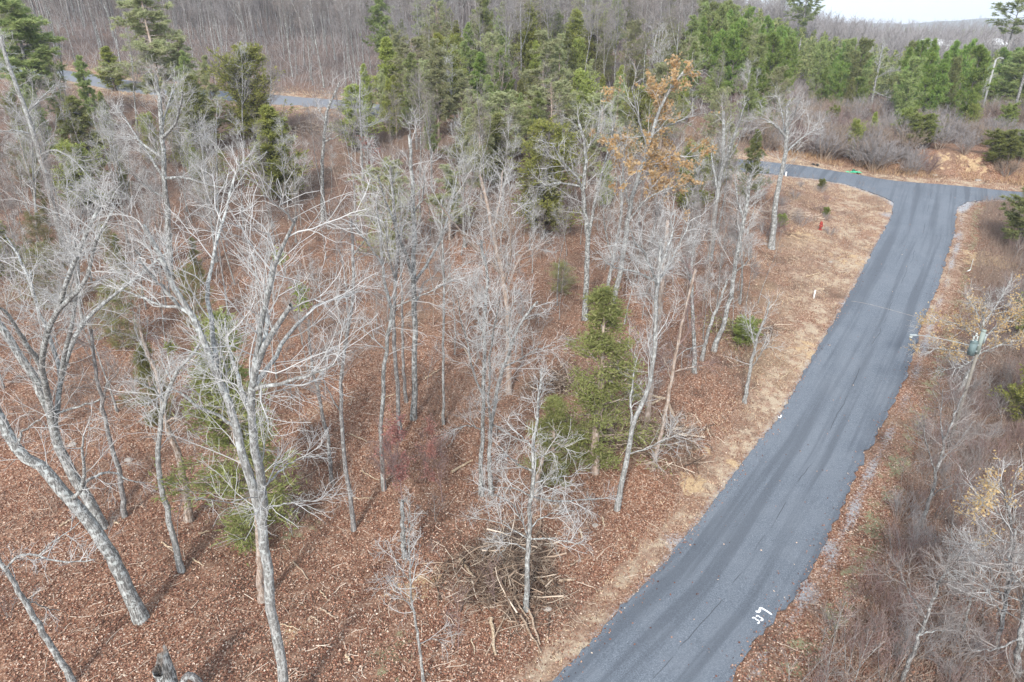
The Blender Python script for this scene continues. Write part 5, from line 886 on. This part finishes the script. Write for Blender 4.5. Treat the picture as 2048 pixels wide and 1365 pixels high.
heap('brush_pile', 1015, 1150, 2.6, 2.9, 1.9, 620, M_HEAP, 'large tangled brush pile of brown branches round the whorled pale tree', 61)
heap('brush_pile', 1300, 880, 3.6, 2.4, 1.3, 360, M_HEAP, 'long brush pile of grey branches and logs beside the half-green cedar', 62, 1)
heap('brush_pile', 1485, 665, 2.6, 2.0, 1.0, 240, M_HEAP, 'dark brush pile with green cedar sprigs at the verge', 63, 2)
heap('brush_pile', 620, 262, 3.2, 2.4, 1.4, 220, M_HEAP, 'dark root and brush pile below the hillside road', 64)
heap('brush_pile', 1560, 430, 3.4, 2.0, .7, 200, M_STICK, 'low pale brush heap near the red hydrant', 65)
heap('brush_pile', 1125, 770, 2.4, 1.6, .7, 180, M_HEAP, 'brown brush heap behind the half-green cedar', 66)
LP = 'cut logs at the brush piles'; LS = 'sticks on the leafy ground'
for r in [(920, 1122, 948, 1158, 7, 'split pale end log jutting from the uphill side of the brush pile'), (1062, 1150, 1098, 1178, 7, 'short tan split log crossing behind the whorled tree'), (1118, 1166, 1150, 1162, 7, 'blunt grey log lying level at the far edge of the brush pile'),
          (983, 1240, 990, 1312, 8, 'stout pale split stake lying below the brush pile'), (1034, 1190, 972, 1316, 4, 'long thin grey pole slanting down out of the brush pile'), (1040, 1240, 1082, 1308, 5, 'brown pole slanting down to the road side of the brush pile'), (1058, 1232, 1080, 1294, 5, 'dark brown pole beside the slanting brown pole'),
          (1018, 1190, 1056, 1240, 5, 'grey pole leaning across the middle of the brush pile'), (1000, 1172, 1030, 1165, 7, 'short pale log on the top of the brush pile'), (1140, 1135, 1165, 1120, 4, 'thin curved stick at the road side of the brush pile'),
          (1272, 790, 1330, 800, 8, 'whitish log on the uphill side of the log heap'), (1260, 778, 1290, 808, 6, 'tan log crossing the uphill end of the log heap'), (1335, 810, 1358, 862, 8, 'crooked grey log leaning off the log heap'), (1240, 853, 1306, 862, 5, 'long pale pole across the front of the log heap'),
          (1203, 856, 1258, 896, 6, 'slanting tan pole beside the half-green cedar'), (1212, 850, 1240, 888, 5, 'thin brown pole beside the half-green cedar'), (1302, 812, 1320, 802, 5, 'yellowish split stick on the log heap'), (1133, 778, 1148, 756, 8, 'broken cedar trunk end with pinkish wood'), (1122, 742, 1145, 712, 3, 'thin leaning pole uphill of the half-green cedar')]:
    u1, v1, u2, v2, w, lb = r; log(u1, v1, u2, v2, w, M_WOODP if ('pale' in lb or 'split' in lb or 'whitish' in lb) else M_WOOD, lb, .35 if 'pole' in lb or 'top' in lb else .15, .12, group=LP)
for r in [(588, 1125, 616, 1162, 4, 'tan stick pointing at the twin-stemmed pale tree'), (622, 1234, 642, 1248, 4.5, 'short thick tan stick by the dark furrow'), (640, 1220, 672, 1238, 4.5, 'second tan stick uphill of the short thick one'), (905, 945, 945, 922, 6, 'pale plank-like log in the middle of the clearing'),
          (325, 1087, 348, 1102, 3.5, 'thin stick crossing the foot of the slim bent tree'), (385, 1120, 408, 1133, 3.5, 'short stick beside the slim bent tree'), (398, 1070, 420, 1064, 4, 'pale stick uphill of the slim bent tree'), (722, 944, 757, 962, 3, 'long thin stick beside the kinked pale tree'),
          (708, 999, 745, 998, 3, 'level thin stick beside the long clean stem'), (870, 1136, 884, 1152, 4, 'tan stick uphill of the brush pile'), (692, 1312, 702, 1326, 6, 'short fat chip of pale wood near the road corner'), (944, 1280, 950, 1310, 3, 'thin stick below the brush pile'),
          (1204, 1037, 1208, 1055, 4, 'stubby pale stick near the verge tree foot'), (1160, 1062, 1165, 1080, 5, 'short pale block of wood near the road verge'), (120, 1055, 145, 1040, 4, 'stick beside the leaning grey trunk'), (228, 1045, 238, 1050, 5, 'pale chip at the foot of the slim straight tree'),
          (640, 1185, 660, 1205, 3, 'thin stick in the dark furrow'), (560, 1250, 600, 1262, 3, 'thin stick beside the twin-stemmed pale tree foot'), (700, 870, 735, 885, 3, 'thin stick in the upper clearing'), (850, 760, 880, 740, 3, 'thin stick by the tallest middle tree'),
          (930, 700, 945, 730, 3, 'thin stick uphill of the bowed pale tree'), (760, 800, 790, 790, 3, 'thin stick behind the kinked pale tree'), (1560, 760, 1600, 730, 2.5, 'thin stick along the sunny verge'), (1610, 555, 1640, 548, 3, 'pale stick in the straw verge')]:
    u1, v1, u2, v2, w, lb = r; log(u1, v1, u2, v2, w, M_WOOD if 'tan' in lb else M_WOODP, lb, .08, .06, 'fallen_stick', LS, .03)
# hollow broken stump at the lower edge
def stump():
    g = G(352, 1425); o = empty('hollow_stump', g); K = 9; S = 14; rng = np.random.default_rng(4); top = 2.9; V = []; F = []
    z = np.linspace(-.2, top, K); r = np.interp(z, [-.2, .5, top], [.55, .42, .34]); a = np.arange(S) * 2 * np.pi / S
    for k in range(K):
        j = 1 + .12 * np.sin(a * 3 + k) + .04 * rng.normal(size=S); zz = z[k] + (.45 * np.sin(a + 1.2) + .18 * rng.normal(size=S) if k == K - 1 else 0); V += [(r[k] * j[i] * math.cos(a[i]), r[k] * j[i] * math.sin(a[i]), (zz[i] if k == K - 1 else z[k])) for i in range(S)]
    for k in range(K - 1): F += [(k * S + i, k * S + (i + 1) % S, (k + 1) * S + (i + 1) % S, (k + 1) * S + i) for i in range(S)]
    mesh_py('shell', V, F, M_BARK, o, True); inner = [(x * .78, y * .78, zz - .03) for x, y, zz in V[(K - 1) * S:]]; V2 = list(V[(K - 1) * S:]) + inner + [(x * .6, y * .6, 1.4) for x, y, zz in inner] + [(0, 0, 1.35)]
    F2 = [(i, (i + 1) % S, S + (i + 1) % S, S + i) for i in range(S)] + [(S + i, S + (i + 1) % S, 2 * S + (i + 1) % S, 2 * S + i) for i in range(S)] + [(2 * S + i, 2 * S + (i + 1) % S, 3 * S) for i in range(S)]
    mesh_py('hollow', V2, F2, M_BARKD, o, True); P, R = resample([(.25, .1, 1.0), (.7, .35, 1.9), (1.1, .4, 1.2), (1.45, .2, .2)], [.16, .15, .12, .08], 10); V, F = tubes(P[None], R[None], 8); mesh_raw('broken_limb', V, F, M_BARK2, 4, o, True)
    tag(o, 'hollow broken grey stump with a fallen side limb at the lower edge', 'stump')
stump()
for u, v, s, lb in ((1190, 1052, .2, 'pale flat stone near the road verge'), (1095, 1219, .2, 'yellowish stone beside the brush pile'), (1190, 922, .16, 'small white stone by the half-green cedar'), (258, 921, .3, 'pinkish stone among the hollow leaves'), (145, 890, .3, 'tan stone behind the leaning grey trunk'), (1660, 525, .22, 'white stone in the straw verge'),
                    (1700, 268 + 80, .2, 'grey stone by the green sheet'), (1955, 362, .5, 'white rock on the grass strip before the bank'), (1868, 352, .45, 'pale flat rock on the grass strip beyond the junction'), (1830, 347, .4, 'low pale rock beside the flat rock')):
    g = G(u, v); rng = np.random.default_rng(int(u)); P = []; S = 8
    for k, (zz, rr) in enumerate(((-.2, .8), (.1, 1), (.3, .8), (.4, .4))):
        for i in range(S): a = i * 2 * math.pi / S; q = rr * (1 + .18 * rng.normal()); P.append((s * q * math.cos(a), s * .8 * q * math.sin(a), s * (zz + .05 * rng.normal())))
    F = [(k * S + i, k * S + (i + 1) % S, (k + 1) * S + (i + 1) % S, (k + 1) * S + i) for k in range(3) for i in range(S)] + [tuple(range(3 * S, 4 * S))]; o = mesh_py('stone', P, F, M_STONE); o.location = g; tag(o, lb, 'stone', 'stones lying by the roads and clearing')

# ------------------------------------------------------------------ built things
def cyl(r0, r1, z0, z1, S=16, c=(0, 0), cap=True):
    a = np.arange(S) * 2 * np.pi / S; V = [(c[0] + r0 * math.cos(t), c[1] + r0 * math.sin(t), z0) for t in a] + [(c[0] + r1 * math.cos(t), c[1] + r1 * math.sin(t), z1) for t in a]; F = [(i, (i + 1) % S, S + (i + 1) % S, S + i) for i in range(S)]
    if cap: F += [tuple(range(S, 2 * S)), tuple(reversed(range(S)))]
    return V, F
def jn(*L):
    V, F = [], []
    for v, f in L: b = len(V); V += v; F += [tuple(i + b for i in x) for x in f]
    return V, F
def rotx(vf, c, axis='y'):   # turn a z-aligned solid to lie along x or y, then move to c
    V, F = vf; V = [((z, y, -x) if axis == 'x' else (x, z, -y)) for x, y, z in V]; return [(x + c[0], y + c[1], z + c[2]) for x, y, z in V], F
def box(x0, x1, y0, y1, z0, z1): return [(x0, y0, z0), (x1, y0, z0), (x1, y1, z0), (x0, y1, z0), (x0, y0, z1), (x1, y0, z1), (x1, y1, z1), (x0, y1, z1)], [(3, 2, 1, 0), (4, 5, 6, 7), (0, 1, 5, 4), (1, 2, 6, 5), (2, 3, 7, 6), (3, 0, 4, 7)]
def hydrant():
    g = G(1640, 460); o = empty('fire_hydrant', g, .4, 1.15)
    V, F = jn(cyl(.2, .2, 0, .05, 18), cyl(.115, .105, .05, .62, 18), cyl(.16, .16, .58, .63, 18)); mesh_py('barrel', V, F, M_RED, o, True)
    V, F = jn(cyl(.15, .145, .63, .68, 18), cyl(.145, .1, .68, .77, 18), cyl(.1, .04, .77, .82, 18), cyl(.03, .025, .82, .88, 6)); mesh_py('bonnet', V, F, M_RED, o, True)
    for ax, c in (('x', (.08, 0, .47)), ('x', (-.2, 0, .47))): V, F = rotx(cyl(.055, .055, 0, .12, 12), c, ax); mesh_py('hose_outlet', V, F, M_RED, o, True)
    V, F = rotx(cyl(.085, .085, 0, .11, 14), (0, -.2, .38)); mesh_py('pumper_outlet', V, F, M_RED, o, True); tag(o, 'red fire hydrant standing in the straw verge', 'fire hydrant')
hydrant()
def marker(u, vb, vt, lab, w=.05):
    g = G(u, vb); top = atY(u, vt, g[1]); h = top[2] - g[2]; o = empty('marker_post', g, .3); V, F = jn(cyl(w, w, -.2, h, 12)); mesh_py('post', V, F, M_WHITE, o, True); V, F = jn(cyl(w * 1.25, w * 1.25, h, h + .04, 12), cyl(w * 1.2, w * .5, h + .04, h + .07, 12)); mesh_py('cap', V, F, M_WHITE, o, True); tag(o, lab, 'post', 'white marker posts by the road')
marker(1627, 598, 582, 'white plastic marker post in the brown grass of the sunny verge', .065); marker(1571, 354, 345, 'white marker post at the near edge of the junction road', .10)
def litterpipe():
    g = G(1938, 543); o = empty('bent_pipe', g, .5); P, R = resample([(-.35, 0, .06), (0, .02, .07), (.22, .05, .10)], [.05, .06, .05], 7); V, F = tubes(P[None], R[None], 8); mesh_raw('foot', V, F, M_WHITE, 4, o, True)
    P, R = resample([(.26, .05, .08), (.42, .15, .7), (.5, .2, 1.15)], [.025, .025, .025], 7); V, F = tubes(P[None], R[None], 8); mesh_raw('stem', V, F, M_CERAMIC, 4, o, True); tag(o, 'bent white pipe lying on the clay verge', 'pipe')
litterpipe()
def green_sheet():
    g = G(1706, 346); o = empty('green_sheet', g, -.2); n = 12; rng = np.random.default_rng(2); xs = np.linspace(-1, 1, n); ys = np.linspace(-.42, .42, 7); V = []
    for y in ys:
        for x in xs: V.append((x + .06 * rng.normal(), y + .04 * rng.normal(), .08 + .10 * math.exp(-(x * 2) ** 2 - (y * 3) ** 2) + .05 * abs(rng.normal())))
    F = [(j * n + i, j * n + i + 1, (j + 1) * n + i + 1, (j + 1) * n + i) for j in range(6) for i in range(n - 1)]; p = mesh_py('sheet', V, F, M_GREEN, o); md = p.modifiers.new('thick', 'SOLIDIFY'); md.thickness = .02
    V, F = jn(cyl(.28, .2, .1, .42, 10), cyl(.2, .06, .42, .5, 10)); q = mesh_py('bundle', V, F, plain('dark_green_cloth', (.03, .12, .08)), o, True); tag(o, 'bright green plastic sheet with a dark bundle on the roadside grass', 'plastic sheet')
green_sheet()
for u, v, lb in ((1626, 331, 'dark lump lying on the roadside grass, nearer the junction of two'), (1634, 332, 'small dark lump beside the other on the roadside grass')):
    g = G(u, v); rng = np.random.default_rng(u); V, F = jn(cyl(.2, .26, -.05, .12, 9), cyl(.26, .12, .12, .26, 9)); V = [(x * (1 + .15 * rng.normal()), y * (1 + .15 * rng.normal()), z) for x, y, z in V]; o = mesh_py('dirt_clod', V, F, M_DARK, None, True); o.location = g; tag(o, lb, 'clod', 'dark lumps on the roadside grass')
def utility_box(u, v, w, h, lab):
    g = G(u, v); o = empty('utility_box', g, .15); V, F = box(-w / 2, w / 2, -w * .4, w * .4, .1, h); b = mesh_py('cabinet', V, F, M_GREENBOX, o); md = b.modifiers.new('b', 'BEVEL'); md.width = .03; md.segments = 2
    V, F = box(-w * .56, w * .56, -w * .46, w * .46, -.1, .1); mesh_py('pad', V, F, M_STONE, o); V, F = box(-w * .53, w * .53, -w * .43, w * .43, h, h + .07); mesh_py('lid', V, F, M_GREENBOX, o); V, F = box(-.02, .02, -w * .4 - .03, -w * .4, .25, h - .15); mesh_py('latch', V, F, M_STEEL, o); tag(o, lab, 'utility box', 'green utility boxes by the hillside road')
utility_box(699, 202, .95, 1.1, 'square pale green utility box beside the hillside road'); utility_box(710, 203, .75, .9, 'smaller pale green utility box next to the square one')
M_PALEG = plain('pale_weathered_green', (.25, .29, .26), .8)
def pole():
    g = G(1895, 900); top = atY(1968, 662, g[1]); h = top[2] - g[2]; o = empty('utility_pole', g); k = .0
    V, F = cyl(.10, .085, -.3, h, 16); dx = top[0] - g[0]; V = [(x + dx * max(0, z) / h, y, z) for x, y, z in V]; mesh_py('pole', V, F, M_POLE, o, True); X = dx
    V, F = jn(cyl(.13, .12, h - .05, h + .05, 16, (X, 0)), cyl(.125, .125, h - 1.5, h - .05, 16, (X - .01, 0))); mesh_py('pole_cap', V, F, M_PALEG, o, True)
    tx = X - .40; z0 = h - 1.55; V, F = jn(cyl(.2, .2, z0, z0 + .85, 20, (tx, -.05)), cyl(.215, .215, z0 + .8, z0 + .86, 20, (tx, -.05)), cyl(.2, .10, z0 + .86, z0 + .95, 20, (tx, -.05))); mesh_py('transformer', V, F, M_TANK, o, True)
    for s in (-.12, .1): V, F = jn(cyl(.045, .06, z0 + .9, z0 + 1.0, 10, (tx + s, -.05)), cyl(.05, .035, z0 + 1.0, z0 + 1.18, 10, (tx + s, -.05)), cyl(.05, .05, z0 + 1.18, z0 + 1.22, 10, (tx + s, -.05))); mesh_py('bushing', V, F, M_CERAMIC, o, True)
    V, F = box(X - .30, X + .02, -.1, 0.0, z0 + .2, z0 + .28); V2, F2 = box(X - .30, X + .02, -.1, 0.0, z0 + .6, z0 + .68); V, F = jn((V, F), (V2, F2)); mesh_py('bracket', V, F, M_STEEL, o)
    V, F = jn(cyl(.06, .06, h - .8, h - .2, 10, (X + .17, -.05)), cyl(.075, .075, h - .3, h - .24, 10, (X + .17, -.05))); mesh_py('cutout', V, F, M_STEEL, o, True)
    V, F = jn(cyl(.05, .07, h - .45, h - .3, 10, (X - .3, .1)), cyl(.07, .03, h - .3, h - .18, 10, (X - .3, .1))); mesh_py('insulator', V, F, M_CERAMIC, o, True)
    P, R = resample([(X, 0, h - 1.1), (X - 1.6, .1, h - .72), (X - 3.5, .15, h - .35), (X - 3.9, .15, h - .35)], [.02, .02, .018, .018], 10); V, F = tubes(P[None], R[None], 8); mesh_raw('lamp_arm', V, F, M_STEEL, 4, o, True)
    V, F = box(X - 4.25, X - 3.8, .06, .24, h - .40, h - .30); b = mesh_py('lamp_head', V, F, M_STEEL, o); md = b.modifiers.new('b', 'BEVEL'); md.width = .05; md.segments = 2
    V, F = jn(cyl(.06, .11, h - .54, h - .42, 12, (X - 4.15, .15))); mesh_py('lens', V, F, M_CERAMIC, o, True)
    tag(o, 'weathered utility pole with transformer can and long lamp arm', 'utility pole')
pole()
def street_lamp():
    g = G(1955, 252); t = atY(1997, 120, g[1]); h = t[2] - g[2]; o = empty('street_lamp', g); V, F = cyl(.19, .13, -.3, h, 14); mesh_py('pole', V, F, M_LPOLE, o, True)
    P, R = resample([(0, 0, h - .3), (.1, 0, h + .15), (.5, 0, h + .3), (.85, 0, h + .3)], [.1, .09, .07, .06], 9); V, F = tubes(P[None], R[None], 8); mesh_raw('lamp_arm', V, F, M_LPOLE, 4, o, True)
    V, F = box(.7, 1.25, -.12, .12, h + .2, h + .32); b = mesh_py('lamp_head', V, F, M_LPOLE, o); md = b.modifiers.new('b', 'BEVEL'); md.width = .05; md.segments = 2
    V, F = box(.85, 1.25, -.1, .1, h + .12, h + .18); mesh_py('lens', V, F, M_CERAMIC, o); V, F = cyl(.2, .2, -.1, .12, 14, (0, 0)); mesh_py('base', V, F, M_STONE, o, True)
    tag(o, 'slim pale grey street lamp standing before the dark pines', 'street lamp')
M_LPOLE = plain('pale_grey_pole', (.34, .34, .325), .8, .2)
street_lamp()
def wire():
    A = np.array([*G(1895, 900)]); A[2] += 0; t = atY(1962, 672, A[1]); A = t; B = atY(1690, 600, G(1640, 640)[1]); s = np.linspace(0, 1, 24)[:, None]; P = A + (B - A) * s; P[:, 2] -= (1.0 * 4 * s * (1 - s))[:, 0]; V, F = tubes(P[None], np.full((1, 24), .014), 5); o = mesh_raw('service_wire', V, F, M_STEEL, 4, None, True); o['label'] = 'thin grey wire running from the utility pole out over the road'; o['category'] = 'wire'
def seam():
    P = np.array([G(*p) for p in ((1702, 604), (1722, 607), (1745, 612), (1775, 620), (1800, 627), (1832, 636))]); P[:, 2] += .075; P, W = resample(P, np.full(6, .03), 20); W = .03 + .015 * np.sin(np.arange(20) * 2.3); t = norm(np.gradient(P, axis=0)); q = np.column_stack([-t[:, 1], t[:, 0], np.zeros(20)])
    o = mesh_py('road_seam', np.concatenate([P - q * W[:, None], P + q * W[:, None]]), [(k, k + 1, 21 + k, 20 + k) for k in range(19)], M_STONE); tag(o, 'thin pale patched seam running across the asphalt', 'road marking')
seam()
def house(u, v, D, w, d, h, rz, lab, roof):
    dr = ray(u, 60); x = dr[0] / dr[1] * D; z = float(H(x, D)); top = atY(u, v, D)[2]; zb = top - h; o = empty('house', (x, D, min(z, zb)), rz); e = max(0, zb - z)
    V, F = box(-w / 2, w / 2, -d / 2, d / 2, -.5, h + e); mesh_py('wall', V, F, M_WHITE, o)
    V = [(-w / 2 - .5, -d / 2 - .5, h + e), (w / 2 + .5, -d / 2 - .5, h + e), (w / 2 + .5, d / 2 + .5, h + e), (-w / 2 - .5, d / 2 + .5, h + e), (-w / 2 - .5, 0, h + e + 2.4), (w / 2 + .5, 0, h + e + 2.4)]; mesh_py('roof', V, [(0, 1, 5, 4), (2, 3, 4, 5), (0, 4, 3), (1, 2, 5), (3, 2, 1, 0)], roof, o)
    for k in range(3): a = -w * .33 + k * w * .33; V, F = box(a - .6, a + .6, -d / 2 - .06, -d / 2, h + e - 2, h + e - .7); mesh_py('window', V, F, M_GLASS, o)
    tag(o, lab, 'house', 'white houses in the far valley')
M_WROOF = plain('white_metal_roof', (.75, .75, .74), .5)
house(1869, 92, 300, 9, 8, 4, .1, 'small white house showing beyond the pine stand, end nearer the tall pine', M_WROOF); house(1890, 93, 322, 12, 9, 4, -.1, 'long white house with white roof in the middle of the far gap', M_WROOF); house(1996, 90, 310, 7, 8, 5, .6, 'white gabled house half hidden by the tufted tall pine', M_WROOF)
def mast():
    D = 900; t = atY(1962, 30, D); z = float(H(t[0], D)); h = t[2] - z; o = empty('radio_mast', (t[0], D, z)); L = [];
    for a in range(3): c_ = (1.2 * math.cos(a * 2.1), 1.2 * math.sin(a * 2.1)); L.append(cyl(.18, .12, 0, h, 6, c_))
    V, F = jn(*L); mesh_py('legs', V, F, M_STEEL, o); P = []; n = int(h / 2)
    for k in range(n):
        for a in range(3): P.append([(1.2 * math.cos(a * 2.1), 1.2 * math.sin(a * 2.1), k * 2), (1.2 * math.cos((a + 1) * 2.1), 1.2 * math.sin((a + 1) * 2.1), k * 2 + 2)])
    P = np.array(P, float); V, F = tubes(P, np.full(P.shape[:2], .08), 4); mesh_raw('lattice', V, F, M_STEEL, 4, o); tag(o, 'thin lattice mast rising from the far wooded ridge', 'mast')
mast()
# bright green mistletoe-like tufts caught in the pale tree
for u, v, lb, s in ((557, 515, 'yellow-green mistletoe tuft high in the twin-stemmed tree', .45), (601, 582, 'yellow-green mistletoe tuft beside the outer limb tip', .45), (604, 607, 'lower half of the mistletoe pair beside the outer limb tip', .4), (340, 694, 'small yellow-green tuft on the crooked dead limb', .3)):
    P = atY(u, v, G(575, 1400)[1] + (1.0 if u > 500 else 0)); rng = np.random.default_rng(u); C = rng.normal(size=(110, 3)) * s * .26; o = empty('mistletoe', P); V, F = tri_leaves(C, norm(rng.normal(size=C.shape)), .16, .05, rng); mesh_raw('foliage', V, F, M_PINEY, 3, o)
    d = norm(rng.normal(size=(14, 3))); P2 = np.stack([np.zeros((14, 3)), d * s * .3, d * s * .6], 1); V, F = tubes(P2, np.full((14, 3), .01), 3); mesh_raw('stems', V, F, M_BARK2, 4, o); tag(o, lb, 'mistletoe', 'mistletoe in the twin-stemmed pale tree')

# ------------------------------------------------------------------ labels for the scattered plants: what each looks like and how far it stands from something one can find
ORD = 'first second third fourth fifth sixth seventh eighth ninth tenth eleventh twelfth thirteenth fourteenth fifteenth sixteenth seventeenth eighteenth nineteenth twentieth'.split()
LANDQ = np.array([p for _, p in LAND], float)
cells = {}
for o, kind, look, x, y in REG:
    d = np.hypot(LANDG[:, 0] - x, LANDG[:, 1] - y); d = np.where(LANDG[:, 1] > 190, d * 1.2, d); k = int(np.argmin(d)); dx, dy = x - LANDG[k, 0], y - LANDG[k, 1]; sd = ('uphill from' if dy > 0 else 'downhill from') if abs(dy) > abs(dx) else ('on the road side of' if (dx > 0) == (x < np.interp(y, LG[:17, 1], LG[:17, 0])) else 'on the side away from the road of')
    cells.setdefault((look, k, sd), []).append((d[k], o))
for (look, k, sd), L in cells.items():
    L.sort(key=lambda a: a[0]); nm = LAND[k][0]
    for i, (d, o) in enumerate(L):
        o['label'] = (f'{look} {sd} {nm}' if len(L) == 1 else (f'{look}, {ORD[i]} out {sd} {nm}' if i < 20 else f'{look} packed in far {sd} {nm}')).replace('uphill from', 'uphill from').replace('on the side away from the road of', 'beyond').replace('on the road side of', 'roadward of')

# ------------------------------------------------------------------ the hazy air
def haze():
    V, F = box(-2700, 2700, -30, 3400, -14, 110); m = bpy.data.materials.new('hazy_air'); m.use_nodes = True; t = m.node_tree
    for n in list(t.nodes):
        if n.type != 'OUTPUT_MATERIAL': t.nodes.remove(n)
    pv = t.nodes.new('ShaderNodeVolumePrincipled'); pv.inputs['Color'].default_value = (.86, .91, 1, 1); pv.inputs['Density'].default_value = HAZE; pv.inputs['Anisotropy'].default_value = 0
    t.links.new(pv.outputs[0], t.nodes['Material Output'].inputs['Volume']); o = mesh_py('haze', V, F, m); tag(o, kind='stuff')
HAZE = .00024
haze()
print('TREES', len(REG), 'objs', len(bpy.data.objects))
